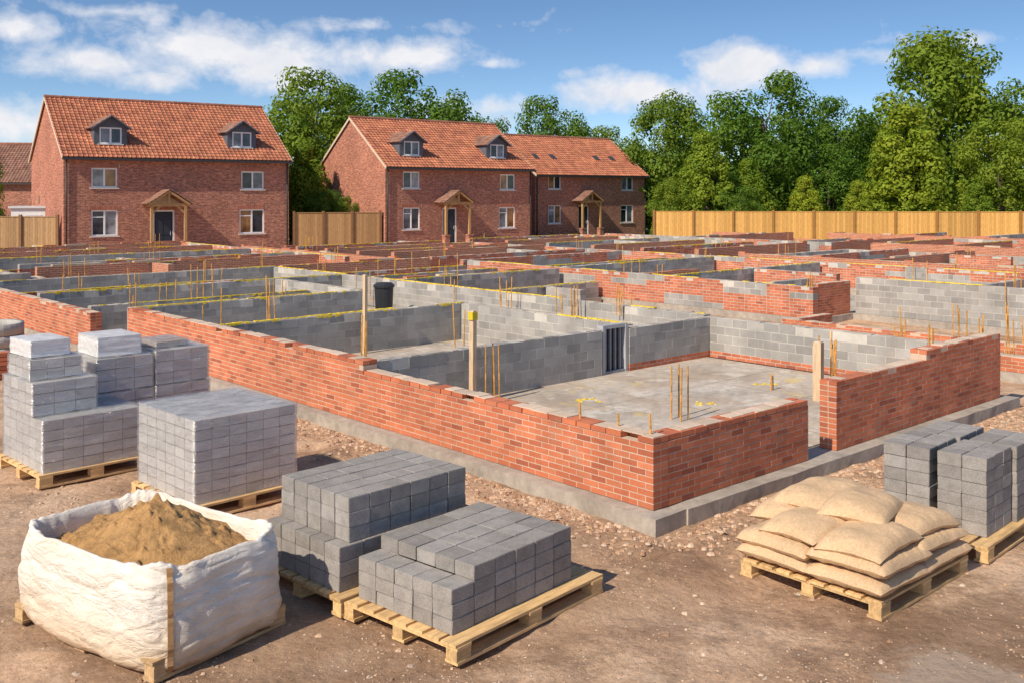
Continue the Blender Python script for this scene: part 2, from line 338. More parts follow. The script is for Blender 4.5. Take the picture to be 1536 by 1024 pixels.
# ------------------------------------------------------------------ masonry walls
BR=[(.53,.172,.085),(.50,.156,.077),(.56,.190,.097),(.46,.138,.07),(.52,.174,.09),(.54,.167,.08)]
BL=[(.325,.308,.285),(.355,.336,.31),(.295,.28,.26),(.375,.355,.327)]
MORT=(.56,.43,.32); MORTG=(.52,.485,.43)
BH=.15; BW=.325; CB=.0625; LB=.205
def masonry(length,h,kind,t,z0=0,base=0,rag=.0):
    mb=MB(); hf=h if callable(h) else (lambda x:h)
    mort=MORT if kind=='brick' else MORTG
    def course(z,ch,ul,off,brick,x0=0,x1=None):
        x1=length if x1 is None else x1
        x=x0-(ul/2 if off else 0); gp=.011 if brick else .013
        while x<x1-.03:
            a=max(x,x0);bb=min(x+ul,x1)-gp
            if bb-a>.03 and z+ch<=hf((a+bb)/2)+.02:
                istop = z+2*ch>hf((a+bb)/2)+.02
                ny=2 if (brick and t>.15) else 1
                for k in range(ny):
                    if brick and istop and rnd.random()<rag: continue
                    j=rnd.uniform(-.0015,.0015);y0=k*t/ny+(.005 if k else 0); y1=(k+1)*t/ny-(.005 if k<ny-1 else 0)
                    zt=rnd.uniform(-.001,.001); jt=rnd.uniform(-.004,.004) if istop else 0
                    col=rnd.choice(BR if brick else BL)
                    if brick and rnd.random()<.08: col=(.37,.11,.06)
                    mb.box(a,bb,y0+(j if k==0 else 0)+jt,y1+(j if k==ny-1 else 0)+jt,z+zt,z+ch-gp+zt,vary(col,.11 if brick else .08))
            x+=ul
    z=z0;i=0; hm=max(hf(length*k/20) for k in range(21))
    while z<hm-.02:
        brick=(kind=='brick') or (i<base)
        ch=CB if brick else BH
        if kind=='mixed':
            x=0
            while x<length-.05:
                xe=min(length,x+.65)
                bk=noise.noise(Vector((x*.45+length,z*2.1,t*9+length)))>-.05
                if bk:
                    course(z,BH/2,.2167,0,True,x,xe);course(z+BH/2,BH/2,.2167,1,True,x,xe)
                else: course(z,BH,BW,i%2,False,x,xe)
                x=xe
            ch=BH
        else: course(z,ch,LB if brick else BW,i%2,brick)
        z+=ch;i+=1
    ch=CB if kind=='brick' else BH; zoff=z0+(base*CB if kind!='brick' else 0)
    step=LB; x=.002
    def topz(xm):
        hh=hf(xm); return zoff+max(0,math.floor((hh-zoff+.02)/ch+1e-6))*ch
    while x<length-.01:
        xe=min(length-.002,x+step); zt=topz((x+xe)/2)
        if zt>z0: mb.box(x,xe,.0025,t-.0025,z0,zt-.013-(CB*.9 if kind=='brick' and rag>0 else 0),vary(mort,.04))
        x=xe
    x=.01
    while x<length-.05:
        xe=min(length-.01,x+rnd.uniform(.10,.26)); zt=topz((x+xe)/2)
        if abs(hf(x)-hf(xe))<.01 and rnd.random()<.8:
            a0,a1=rnd.uniform(.004,.04),rnd.uniform(.004,.04)
            mb.box(x,xe,a0,t-a1,zt-.012,zt-.010+rnd.uniform(.002,.012),vary((.62,.48,.36) if kind=='brick' else (.48,.42,.35),.12))
        x=xe+.002
    return mb
def yellow(length,z,t,seed,dense=.0):
    mb=MB(); x=.1; off=.02; wd=.05
    while x<length-.1:
        n=noise.noise(Vector((x*.6,seed*7.3,0)))+.25*noise.noise(Vector((x*4,seed*3.1,5)))
        st=rnd.uniform(.05,.12)
        off=min(.10,max(-.006,off+rnd.uniform(-.022,.022))); wd=min(.09,max(.025,wd+rnd.uniform(-.022,.022)))
        if n>-.03-dense*.5:
            c=vary((.84,.60,.03),.12)
            mb.box(x,x+st,off,off+wd,z-.004,z+rnd.uniform(.008,.015),c)
            if rnd.random()<.3: mb.box(x,x+st*.9,-.008,-.002,z-rnd.uniform(.01,.045),z+.004,c)
        x+=st+.0005
    return mb
WN=[0]
def wall(b,a,d,length,h,kind,t=.2,base=0,yel=False,label=None,z0=0,dense=0,strip=True,rag=.0):
    WN[0]+=1
    rz=R if d=='B' else R+math.pi/2
    X,Y=S(b,a) if d=='B' else S(b+t,a)
    name={'brick':"brick_wall",'block':"block_wall",'mixed':"foundation_wall"}[kind]
    lab=label or {'brick':"low red brick foundation wall on concrete footing",'block':"low grey concrete block foundation wall",'mixed':"foundation wall of mixed red brick and grey block"}[kind]
    far=Y>27 and kind=='brick' and not callable(h)
    if far:
        mb=MB(); mb.box(0,length,0,t,z0,h,(.4,.15,.1)); 
        x=0
        while x<length:
            e=min(length,x+rnd.uniform(.3,.9))
            if rnd.random()<.5: mb.box(x,e,.01,t-.01,h+.001,h+rnd.choice([.012,.012,.06]),vary(rnd.choice([(.50,.18,.1),(.55,.42,.30)]),.15),1)
            x=e
        o=mb.obj(name,[M_FB,M_MAS],loc=(X,Y,0),rz=rz,label=lab,category="wall",group="foundation walls of the housing site")
    else:
        o=masonry(length,h,kind,t,z0,base,rag).obj(name,M_MAS,loc=(X,Y,0),rz=rz,label=lab,category="wall",group="foundation walls of the housing site")
    if strip:
        mb=MB(); q=rnd.uniform(.05,.08); mb.box(-q,length+q,-q,t+q,GZ-.12,-.0025-rnd.uniform(0,.004),(.4,.4,.4)); mb.obj("strip_footing",M_FOOT,parent=o)
    if yel:
        yb=yellow(length,h if not callable(h) else h(length/2),t,WN[0],dense)
        if yb.v: yb.obj("yellow_membrane",M_YEL,parent=o)
    return o
# main plot
NS=dict(strip=False)
wall(0,0,'A',13.0,lambda x:.6875 if x<5.0 else .8125,'brick',.22,label="long red brick outer foundation wall with stepped top",rag=.03,**NS)
wall(-.45,13.7,'A',9.0,.6875,'brick',.22,label="short red brick wall section beside a gap")
wall(.225,0,'B',2.475,.6875,'brick',.22,label="red brick return wall ending at the doorway opening",rag=.02,**NS)
wall(3.3,0,'B',4.6,lambda x:.8125 if x<2.255 else .9375,'brick',.22,label="red brick front wall with raised stepped end",**NS)
wall(7.7,.23,'A',5.0,.75,'block',.2,base=2,label="grey block side wall on red brick base courses",**NS)
wall(7.7,5.24,'A',16.2,.75,'block',.2,base=0,yel=True,dense=.25,label="long grey block side wall with yellow membrane edge",**NS)
wall(.225,5.1,'B',4.57,.75,'block',.2,label="grey block cross wall ending at a steel door frame",**NS)
wall(5.47,5.1,'B',2.22,.75,'block',.2,base=2,label="grey block cross wall over red brick base courses",**NS)
wall(5.6,5.32,'A',4.45,.75,'block',.2,yel=True,dense=.2,**NS)
wall(.225,9.8,'B',5.55,.75,'block',.2,yel=True,dense=.6,**NS)
wall(.225,13.4,'B',5.4,.75,'block',.2,yel=True,dense=.3,**NS)
wall(.225,15.6,'B',5.3,.6,'block',.2,yel=True,dense=.1,**NS)
wall(-.2,17.6,'B',7.88,.75,'block',.2,yel=True,dense=.4)
wall(5.6,13.62,'A',3.9,.75,'block',.2,**NS)
wall(-.2,21.6,'B',8.1,.75,'block',.2,yel=True)
wall(-.2,19.6,'B',6.0,.6,'mixed',.2,yel=True)
def footing(b0,b1,a0,a1,label):
    mb=MB(); st=.25
    n=max(2,int((b1-b0)/st)); m=max(2,int((a1-a0)/st))
    def P(i,j,k):
        b=b0+(b1-b0)*i/n; a=a0+(a1-a0)*j/m
        e=noise.noise(Vector((b*2.1,a*2.1,k*3)))*.024
        if i in(0,n): b+=e
        if j in(0,m): a+=e
        z=-.004+noise.noise(Vector((b*3,a*3,7)))*.004 if k else GZ-.1
        if k and (i in (0,n) or j in (0,m)): z-=.008
        X,Y=S(b,a); return (X,Y,z)
    idx={}
    def V(i,j,k):
        if (i,j,k) not in idx: idx[(i,j,k)]=len(mb.v); mb.v.append(P(i,j,k))
        return idx[(i,j,k)]
    def F(*q): mb.f.append(q); mb.c.append((.4,.4,.4)); mb.m.append(0)
    for i in range(n):
        for j in range(m): F(V(i,j,1),V(i+1,j,1),V(i+1,j+1,1),V(i,j+1,1))
    for i in range(n):
        F(V(i,0,0),V(i+1,0,0),V(i+1,0,1),V(i,0,1)); F(V(i+1,m,0),V(i,m,0),V(i,m,1),V(i+1,m,1))
    for j in range(m):
        F(V(0,j+1,0),V(0,j,0),V(0,j,1),V(0,j+1,1)); F(V(n,j,0),V(n,j+1,0),V(n,j+1,1),V(n,j,1))
    mb.obj("concrete_footing",M_FOOT,label=label,category="footing",group="concrete footings")
footing(-.16,.3,-.16,13.3,"long grey concrete strip footing under brick wall")
footing(.3,8.15,-.18,.3,"grey concrete strip footing crossing the doorway opening")
def floor(b0,b1,a0,a1,z,mat,name="concrete_floor"):
    mb=MB(); x,y=S(b0,a0)
    mb.box(0,b1-b0,0,a1-a0,GZ-.08,z,(.4,.4,.4)); mb.obj(name,mat,loc=(x,y,0),rz=R,kind="structure")
floor(.3,7.6,.3,21.5,.004,M_SLAB)
def vis(b,a):
    X,Y=S(b,a)
    lim=46.0 if X<-6 else (54 if X<3 else 58)
    return Y<lim and abs(X/Y)<.60
def plot(b0,a0,wb,la,nc,kinds,hm=.75,part=True):
    def seg(b,a,d,L,kind,**k):
        n=24
        good=[i for i in range(n+1) if vis(b+(L*i/n if d=='B' else 0),a+(L*i/n if d=='A' else 0))]
        if len(good)<4: return
        s=L*good[0]/n;e=L*good[-1]/n
        hh=hm+ rnd.choice([-.15,-.3,0,-.15,0,.06 if kind=='brick' else 0])
        wall(b+(s if d=='B' else 0),a+(s if d=='A' else 0),d,e-s,hh,kind,**k)
    seg(b0,a0,'A',la,kinds[0]); seg(b0+wb,a0,'A',la+.2,kinds[1],yel=rnd.random()<.6)
    seg(b0+.21,a0,'B',wb-.22,kinds[2]); seg(b0+.21,a0+la,'B',wb-.22,kinds[3],yel=rnd.random()<.6)
    for i in range(1,nc+1):
        seg(b0+.23,a0+la*i/(nc+1),'B',wb-.26,rnd.choice(['block','brick','brick','mixed']),yel=rnd.random()<.6)
    if part:
        for i in range(nc+1):
            if rnd.random()<.45:
                L=la/(nc+1)-.5; seg(b0+wb*rnd.uniform(.3,.7),a0+la*i/(nc+1)+.24,'A',L,rnd.choice(['block','brick','mixed']))
wall(14.0,6.8,'A',13.0,.75,'mixed',.22,label="foundation wall patched with red brick and grey block",yel=True)
wall(14.23,6.8,'B',1.5,.8125,'brick',.22,label="red brick pier return at the end of a wall")
wall(15.8,-3,'A',9.7,.9,'block',.2,yel=True)
wall(14.25,11.3,'B',7.6,.75,'block',.2,yel=True); wall(14.25,15.5,'B',7.6,.75,'block',.2,yel=True); wall(14.25,13.4,'B',4,.6,'brick',.2); wall(18,8.5,'A',2.7,.75,'mixed',.2); wall(14.25,9.2,'B',3.6,.6,'block',.2)
wall(14.25,17.6,'B',7.6,.6,'block',.2,yel=True)
wall(14.0,20.0,'B',8,.75,'mixed',.2); wall(22,2,'A',18,.75,'mixed',.22,yel=True)
wall(16.2,2,'B',5.7,.75,'mixed',.22,yel=True); wall(16.2,5,'B',5.7,.6,'block',.2); wall(19,2.3,'A',2.6,.6,'brick',.2)
for a_,k_,h_ in ((13.6,'block',.45),(15.2,'block',.75),(16.6,'brick',.6),(18.0,'block',.6),(19.6,'mixed',.6),(21.6,'brick',.75),(23,'block',.6)):
    wall(8.1,a_,'B',5.7,h_,k_,.2,yel=True,dense=.2)
wall(11.6,12.2,'A',1.3,.45,'block',.2)
wall(12.2,-1.0,'A',7.5,.1875,'brick',.22,label="knee-low red brick wall just started"); wall(12.45,6.2,'B',1.4,.1875,'brick',.22)
wall(10.2,-1.2,'A',3.0,.25,'brick',.22); wall(8.3,9,'B',4,.125,'brick',.22)
plot(24,0,8,16,5,('brick','block','mixed','block'))
plot(24,18,8,14,4,('mixed','mixed','brick','mixed'))
plot(14,22,8,14,5,('brick','block','mixed','mixed'))
plot(2,24.2,10,14,7,('brick','mixed','block','brick'))
plot(14,38,8,12,3,('mixed','brick','brick','mixed'))
plot(24,34,8,14,3,('brick','mixed','mixed','brick'))
plot(34,2,8,14,4,('brick','mixed','brick','brick'))
plot(34,18,8,14,3,('mixed','brick','brick','mixed'))
plot(44,8,8,16,3,('brick','block','brick','mixed'),part=False)
plot(-2,40,9,8,3,('brick','block','brick','mixed'))
plot(-2.5,24,4,13,5,('brick','block','block','brick'),part=False)
for (b0,b1,a0,a1) in [(14.3,21.9,7,19.9),(24.3,31.9,.3,15.9),(24.3,31.9,18.3,31.9),(14.3,21.9,22.3,35.9),(2.3,11.9,24.4,37.9),(8.3,13.7,15.3,21.6)]:
    floor(b0,b1,a0,a1,-.03,M_SLAB)
# ------------------------------------------------------------------ rebar
def rebar_mesh(h,bend=0):
    mb=MB(); r=.0115; n=8
    p=Vector((0,0,-.05))
    for i in range(n):
        q=Vector((bend*((i+1)/n)**2,0,h*(i+1)/n)); mb.tube(p,q,r,r,6,vary((.58,.29,.07),.2),cap=(i==n-1)); p=q
    return mb.mesh("rebar",M_RUST)
RB=[rebar_mesh(.62,.0),rebar_mesh(.55,.02),rebar_mesh(.7,-.015),rebar_mesh(.35,.01)]
def rod(X,Y,z0,hs,k=None):
    o=mkobj("rebar_rod",RB[rnd.randrange(3) if k is None else k],None,(X,Y,z0),0,
            label="thin rusty steel rebar rod standing upright",category="rebar",group="rebar starter rods in the foundations")
    o.scale=(1,1,hs); o.rotation_euler=(rnd.uniform(-.03,.03),rnd.uniform(-.03,.03),rnd.uniform(0,6))
def rebars(X,Y,z0,n,spread,hs=1.0,mi=None):
    for i in range(n):
        rod(X+rnd.uniform(-spread,spread),Y+rnd.uniform(-spread,spread),z0,hs*rnd.uniform(.85,1.1))
for (dx,dy) in ((-.10,0),(.02,.12),(.12,-.02),(.0,-.14)): rod(2.22+dx,13.3+dy,0,1.15,0)
for (dx,dy) in ((-.10,0),(0,.12),(.10,.0),(.03,-.1)): rod(-.28+dx,14.5+dy,0,1.3,0)
rebars(4.65,14.7,0,7,.14,1.35); rebars(6.35,16.6,0,5,.14,1.5); rebars(7.5,16.2,0,4,.2,1.6); rebars(8.6,17.2,0,4,.25,1.5)
rebars(3.9,15.2,0,2,.1,.4)
def rs(b,a,z,n,sp,hs=1): 
    X,Y=S(b,a); rebars(X,Y,z,n,sp,hs)
rs(.12,.12,.65,1,.02,.3); rs(.12,.55,.65,1,.02,.26); rs(.12,1.1,.65,1,.03,.24); rs(3.5,7.2,0,2,.1,1.5); rs(1.5,7.0,0,3,.2,1.5)
rs(7.4,8.5,0.3,7,.35,1.2); rs(7.8,7.2,.6,5,.3,.8); rs(7.4,10.5,.3,4,.3,1.2); rs(14.1,7.0,.6,3,.1,.9); rs(12.3,2.6,.0,3,.1,1.2); rs(12.4,1.2,.0,2,.2,1.3); rs(6.8,.5,.2,3,.15,1.6)
for (b,a) in [(1.2,12),(2.5,12.3),(.8,15.1),(2.2,16.2),(4.5,15.3),(1,19.3),(3,20),(5.3,20.5),(9.5,15),(12.5,19),(10,22),(3,25),(6,26.5),(9,25),(14.2,12),(17,15.2),(20,12),(16,24),(19,26),(22,16),(24.2,8),(24.2,14),(27,19),(24,24),(15,32),(4,31),(7,34),(10,36),(30,10),(34,12),(34,20),(26,33),(36,26),(0,34),(2,38),
              (3.4,17.3),(7.6,12.5),(7.6,16),(10.5,18.6),(8.3,20),(16.1,3),(19,4),(22,8),(28,5),(14,30),(22.1,20),(29,25),(-1,30),(31,3),(37,8)]:
    X,Y=S(b,a)
    if Y<56 and abs(X/Y)<.53: rs(b,a,.2,rnd.choice([2,3,4]),.35,rnd.uniform(1.2,1.6))

# ------------------------------------------------------------------ posts etc
def post(X,Y,z1,w,label,band=None,z0=0):
    mb=MB(); mb.beam((0,0,z0),(0.01,0,z1),w,w*.9,(.60,.43,.27)); mb.beam((0.01,0,z1),(0.01,0,z1+.012),w*.8,w*.7,(.62,.5,.36))
    o=mb.obj("timber_post",M_POST,loc=(X,Y,0),rz=R+.1,label=label,category="wooden post")
    if band:
        mb=MB(); mb.box(-w/2-.006,w/2+.018,-w/2-.006,w/2+.006,z1-band,z1-.01,(.70,.53,.03)); mb.obj("yellow_tape_band",M_YEL,parent=o)
post(-.567,14.38,1.30,.080,"pale timber post with yellow tape top beside block wall",.12)
post(-2.76,18.75,1.46,.070,"tall thin timber post standing by block walls")
post(4.44,14.5,.84,.12,"short weathered timber post on the slab")
mb=MB(); nb=18
for k in range(nb):
    t0,t1=2*math.pi*k/nb,2*math.pi*(k+1)/nb
    for (r0,r1,za,zb2) in ((.24,.28,0,.80),(.31,.31,.80,.86),(.31,.22,.86,.93)):
        mb.add([(r0*math.cos(t0),r0*math.sin(t0),za),(r0*math.cos(t1),r0*math.sin(t1),za),(r1*math.cos(t1),r1*math.sin(t1),zb2),(r1*math.cos(t0),r1*math.sin(t0),zb2)],[(0,1,2,3)],(.035,.036,.04))
mb.add([(.22*math.cos(2*math.pi*k/nb),.22*math.sin(2*math.pi*k/nb),.93) for k in range(nb)],[tuple(range(nb))],(.045,.045,.05))
mb.add([(.31*math.cos(2*math.pi*k/nb),.31*math.sin(2*math.pi*k/nb),.80) for k in range(nb)],[tuple(range(nb))[::-1]],(.03,.03,.03))
o=mb.obj("black_plastic_bin",M_BLACK,True,loc=(-3.15,24.6,0),rz=.3,label="round black plastic bin behind block wall",category="bin"); o.scale=(.85,.85,.86)
X,Y=S(4.83,5.12); mb=MB()
for x in (0,.56): mb.box(x,x+.06,0,.14,0,.80,(.42,.42,.43))
mb.box(.06,.56,.01,.13,.74,.80,(.4,.4,.41)); mb.box(.06,.56,.01,.13,.0,.04,(.3,.3,.31))
for k in range(4): mb.box(.11+k*.12,.14+k*.12,.05,.09,.04,.74,(.28,.28,.30))
mb.box(.06,.56,.10,.12,.04,.74,(.045,.046,.05))  # near-black sheet behind the bars, painting in the shade of the opening
mb.obj("steel_door_frame",M_LEAD,loc=(X,Y,0.005),rz=R,label="grey steel door frame with bars set between block walls",category="door frame")
for (b,a) in [(6.6,1.2),(6.9,1.6),(3.2,3.9),(1.5,6.0),(4.7,8.9),(7.1,2.2),(5.2,1.0),(4.3,2.6),(6.2,2.9),(7.3,.9)]:
    X,Y=S(b,a); mb=MB()
    for k in range(9):
        x,y=rnd.uniform(-.2,.2),rnd.uniform(-.12,.12); r=rnd.uniform(.02,.07); 
        mb.add([(x-r,y-r*.4,0),(x+r*.3,y-r,0),(x+r,y+r*.2,0),(x-r*.1,y+r,0),(x,y,rnd.uniform(.006,.02))],[(0,1,4),(1,2,4),(2,3,4),(3,0,4)],vary((.74,.52,.06),.2))
    mb.obj("yellow_membrane_scrap",M_YEL,loc=(X,Y,.005),label="flat yellow membrane scrap lying on the slab",category="scrap",group="yellow membrane scraps")
mb=MB(); mb.box(0,1.1,0,.16,0,.03,(.58,.46,.33)); X,Y=S(2.75,.55); mb.obj("timber_plank",M_WOOD,loc=(X,Y,.006),rz=R+.35,label="weathered timber plank lying inside the doorway",category="plank")
lb_=[]
for k in range(3):
    mb=MB(); mb.box(-.1,.1,-.048,.048,0,.062,vary(rnd.choice(BR),.15)); lb_.append(mb.mesh("loose_brick",M_MAS))
for (b,a,n,sp) in [(9.8,4.2,14,.7),(11.0,3.4,9,.8),(9.3,1.2,5,.7),(-.9,3.1,2,.3),(-.6,7.6,3,.5),(-.8,11.5,4,.6),(9.5,7.5,8,1.0),(8.8,-.9,3,.4)]:
    for _ in range(n):
        X,Y=S(b+rnd.uniform(-sp,sp),a+rnd.uniform(-sp,sp)); zz=gh(X,Y)
        o=mkobj("loose_brick",rnd.choice(lb_),None,(X,Y,zz-.004),0,label="loose red brick lying on the dirt",category="brick",group="loose bricks lying on the dirt")
        o.rotation_euler=(rnd.uniform(-.12,.12),rnd.uniform(-.12,.12),rnd.uniform(0,3.1))

# ------------------------------------------------------------------ pallets
def pallet(X,Y,rot,L,W,label,z=GZ,col=(.66,.43,.20)):
    mb=MB()
    def bd(*a): mb.box(*a,vary(col,.2))
    for y in (0,W/2-.06,W-.12): bd(rnd.uniform(-.005,.01),L,y,y+.12,.0,.022)
    for x in (.005,L/2-.07,L-.145):
        for y in (.005,W/2-.05,W-.105): bd(x,x+.14,y,y+.10,.0225,.0985)
        bd(x,x+.14,0,W,.099,.119)
    n=int(W/.155); s=W/n
    for i in range(n):
        y=i*s+rnd.uniform(0,.008); bd(rnd.uniform(-.012,.008),L+rnd.uniform(-.01,.012),y,y+s*rnd.uniform(.72,.84),.1195,.140)
    return mb.obj("wooden_pallet",M_WOOD,loc=(X,Y,z),rz=math.radians(rot),label=label,category="pallet",group="wooden pallets on the dirt")
def L2(X,Y,rot,x,y):
    r=math.radians(rot); return (X+x*math.cos(r)-y*math.sin(r), Y+x*math.sin(r)+y*math.cos(r))
PZ=GZ+.141
def blockmesh(sx,sy,sz,seed):
    bm=bmesh.new(); bmesh.ops.create_cube(bm,size=1)
    for v in bm.verts: v.co=Vector((v.co.x*sx,v.co.y*sy,(v.co.z+.5)*sz))
    bmesh.ops.bevel(bm,geom=bm.edges[:],offset=.004,segments=2,affect='EDGES')
    r=random.Random(seed)
    for v in bm.verts: v.co+=Vector((r.uniform(-1,1),r.uniform(-1,1),r.uniform(-1,1)))*.0012
    me=bpy.data.meshes.new("concrete_block"); bm.to_mesh(me); bm.free(); me.materials.append(M_BLOCK)
    return me
def stack(X,Y,rot,x0,y0,nx,ny,nz,sx,sy,sz,z0=PZ,skip=lambda i,j,k:False,label="grey concrete block stacked on a wooden pallet"):
    ms=[blockmesh(sx-.004,sy-.004,sz-.002,s) for s in range(3)]
    for k in range(nz):
        for i in range(nx):
            for j in range(ny):
                if skip(i,j,k): continue
                if 0<i<nx-1 and 0<j<ny-1 and k<nz-1 and not skip(i,j,k+1): continue
                px,py=L2(X,Y,rot,x0+(i+.5)*sx+rnd.uniform(-.003,.003),y0+(j+.5)*sy+rnd.uniform(-.003,.003))
                mkobj("concrete_block",rnd.choice(ms),None,(px,py,z0+k*sz),math.radians(rot+rnd.uniform(-.6,.6)+rnd.choice([0,180])),
                      label=label,category="concrete block",group="loose concrete blocks stacked on pallets")
P4=(-.368,6.655,49); pallet(*P4,1.66,1.17,"pine pallet carrying a low stack of grey blocks")
stack(*P4,.09,.13,6,5,4,.2217,.196,.103,skip=lambda i,j,k:k==3 and i==0)
P3=(-1.27,7.42,46); pallet(*P3,1.55,1.16,"pine pallet under a taller dark grey block stack")
stack(*P3,.06,.10,6,5,3,.2333,.196,.114,label="grey concrete block in a tall pallet stack")
stack(*P3,.17,.13,6,5,3,.205,.184,.114,z0=PZ+3*.114,label="grey concrete block in a tall pallet stack")
P5=(4.05,8.5,45); pallet(*P5,2.1,1.15,"pine pallet carrying several square block stacks")
for (x,y,h) in [(.24,.10,6),(.24,.60,6),(.88,.06,6),(.88,.57,6)]:
    stack(*P5,x,y,3,2,h,.205,.215,.115,label="smooth grey concrete block in a square stack")

# wrapped packs
def pack(X,Y,rot,lx,ly,z0,h,bh=.14,bl=.36,white=False,label="grey block pack wrapped in clear stretch film",col=None):
    mb=MB(); nz=max(1,round(h/bh)); bz=h/nz
    nx=max(1,round(lx/(bl if not white else bl/2))); ny=max(1,round(ly/.20))
    cs=col or [(.52,.50,.475),(.58,.56,.53),(.46,.44,.42)]
    mb.box(.02,lx-.02,.02,ly-.02,0,h-.02,(.07,.07,.07))
    for k in range(nz):
        for i in range(nx):
            for j in range(ny):
                if 0<i<nx-1 and 0<j<ny-1 and k<nz-1: continue
                q=rnd.uniform(0,.003)
                mb.box(i*lx/nx+.004,(i+1)*lx/nx-.004,j*ly/ny+.004,(j+1)*ly/ny-.004,k*bz+.001,(k+1)*bz-.008-q,vary(rnd.choice(cs),.06))
    o=mb.obj("wrapped_block_pack",M_PBLK,loc=(X,Y,z0),rz=math.radians(rot),label=label,category="block pack",group="film-wrapped block packs")
    f=MB(); n=34; m=20
    per=[]; e=.010
    cor=[(-e,-e),(lx+e,-e),(lx+e,ly+e),(-e,ly+e)]
    for q in range(4):
        a=cor[q];b=cor[(q+1)%4]
        for s in range(n): t=s/n; per.append((a[0]+(b[0]-a[0])*t,a[1]+(b[1]-a[1])*t,q,t))
    P=len(per)
    for r in range(m+1):
        z=h*(r/m)+(.006 if r==m else 0)
        for (x,y,q,t) in per:
            w_=noise.noise(Vector((x*2.4+q,y*2.4,z*18)))*.008+noise.noise(Vector((x*9+z*8,y*9,z*8+q)))*.005
            nx_,ny_=[(0,-1),(1,0),(0,1),(-1,0)][q]; w_=max(w_,-.006)
            f.v.append((x+nx_*w_,y+ny_*w_,z))
    for r in range(m):
        for s in range(P):
            f.f.append((r*P+s,r*P+(s+1)%P,(r+1)*P+(s+1)%P,(r+1)*P+s))
    base=len(f.v); g_=18
    for j in range(g_+1):
        for i in range(g_+1):
            x=-e+(lx+2*e)*i/g_;y=-e+(ly+2*e)*j/g_
            edge=i in(0,g_) or j in(0,g_)
            f.v.append((x,y,h+.006+(0 if edge else .004+max(-.003,noise.noise(Vector((x*7,y*7,h)))*.010))))
    for j in range(g_):
        for i in range(g_): f.f.append((base+j*(g_+1)+i,base+j*(g_+1)+i+1,base+(j+1)*(g_+1)+i+1,base+(j+1)*(g_+1)+i))
    f.c=[(.9,.9,.9)]*len(f.f); f.m=[0]*len(f.f)
    f.obj("plastic_film",M_FILMW if white else M_FILM,True,parent=o)
    return o
P2=(-3.06,9.57,45); pallet(*P2,1.24,1.34,"pine pallet under a tall film-wrapped block cube")
x,y=L2(*P2,.05,.06); pack(x,y,45,1.14,1.21,PZ,.82,bh=.103,bl=.19,label="tall cube of grey blocks tightly wrapped in clear film")
P1=(-5.04,10.66,45); pallet(*P1,1.25,1.3,"pine pallet under a stepped pile of wrapped blocks")
x,y=L2(*P1,.05,.05); pack(x,y,45,1.10,1.19,PZ,.57,bl=.22,bh=.115)
x,y=L2(*P1,.03,.28); pack(x,y,46,.70,.86,PZ+.583,.36,bh=.12,bl=.23)
x,y=L2(*P1,.05,.42); pack(x,y,44,.56,.70,PZ+.956,.22,bh=.11,bl=.19)
x,y=L2(*P1,.09,.50); pack(x,y,47,.42,.56,PZ+1.19,.17,bh=.17,white=True,label="small white film-wrapped pack on top of the pile",col=[(.85,.85,.83)])
P1b=(-4.93,11.85,45); pallet(*P1b,1.5,1.2,"pallet hidden behind the stepped wrapped pile")
x,y=L2(*P1b,.02,.04); pack(x,y,45,.72,.85,PZ,.62,bl=.24,bh=.124)
x,y=L2(*P1b,.03,.05); pack(x,y,45.6,.70,.82,PZ+.633,.40,bh=.133,bl=.23)
x,y=L2(*P1b,.76,.04); pack(x,y,45,.72,.85,PZ,.62,bl=.24,bh=.124)
x,y=L2(*P1b,.77,.06); pack(x,y,44.4,.70,.80,PZ+.633,.42,bh=.14,bl=.23)
x,y=L2(*P1b,.08,.14); pack(x,y,43,.52,.62,PZ+1.045,.22,bh=.22,white=True,label="white film-wrapped pack sitting on grey block packs",col=[(.85,.85,.83)])
x,y=L2(*P1b,.84,.20); pack(x,y,48,.44,.5,PZ+1.067,.07,bh=.07,col=[(.5,.38,.3)],label="thin brown board pack on wrapped blocks")
mb=MB(); nseg=28
for k in range(3):
    z0=k*.22
    for i in range(nseg):
        t0,t1=2*math.pi*i/nseg,2*math.pi*(i+1)/nseg
        ro,ri=.62,.50
        q=[(ro*math.cos(t0),ro*math.sin(t0)),(ro*math.cos(t1),ro*math.sin(t1)),(ri*math.cos(t1),ri*math.sin(t1)),(ri*math.cos(t0),ri*math.sin(t0))]
        mb.add([(a,b,z0) for a,b in q]+[(a,b,z0+.205) for a,b in q],[(0,1,5,4),(2,3,7,6),(4,5,6,7),(0,3,2,1)],vary((.46,.43,.39),.05))
mb.obj("concrete_manhole_ring",M_MAS,True,loc=(-10.1,19.3,GZ),label="stacked round concrete manhole rings on the dirt",category="concrete ring")
mb=MB()
for k in range(6):
    for i in range(5):
        mb.box(i*.23,i*.23+.215,0,.1,k*.075,k*.075+.065,vary(rnd.choice(BR),.2)); mb.box(i*.23,i*.23+.215,.11,.21,k*.075,k*.075+.065,vary(rnd.choice(BR),.2))
mb.obj("brick_stack",M_MAS,loc=(-8.9,16.8,GZ),rz=.7,label="small stack of red bricks on the dirt",category="brick stack")

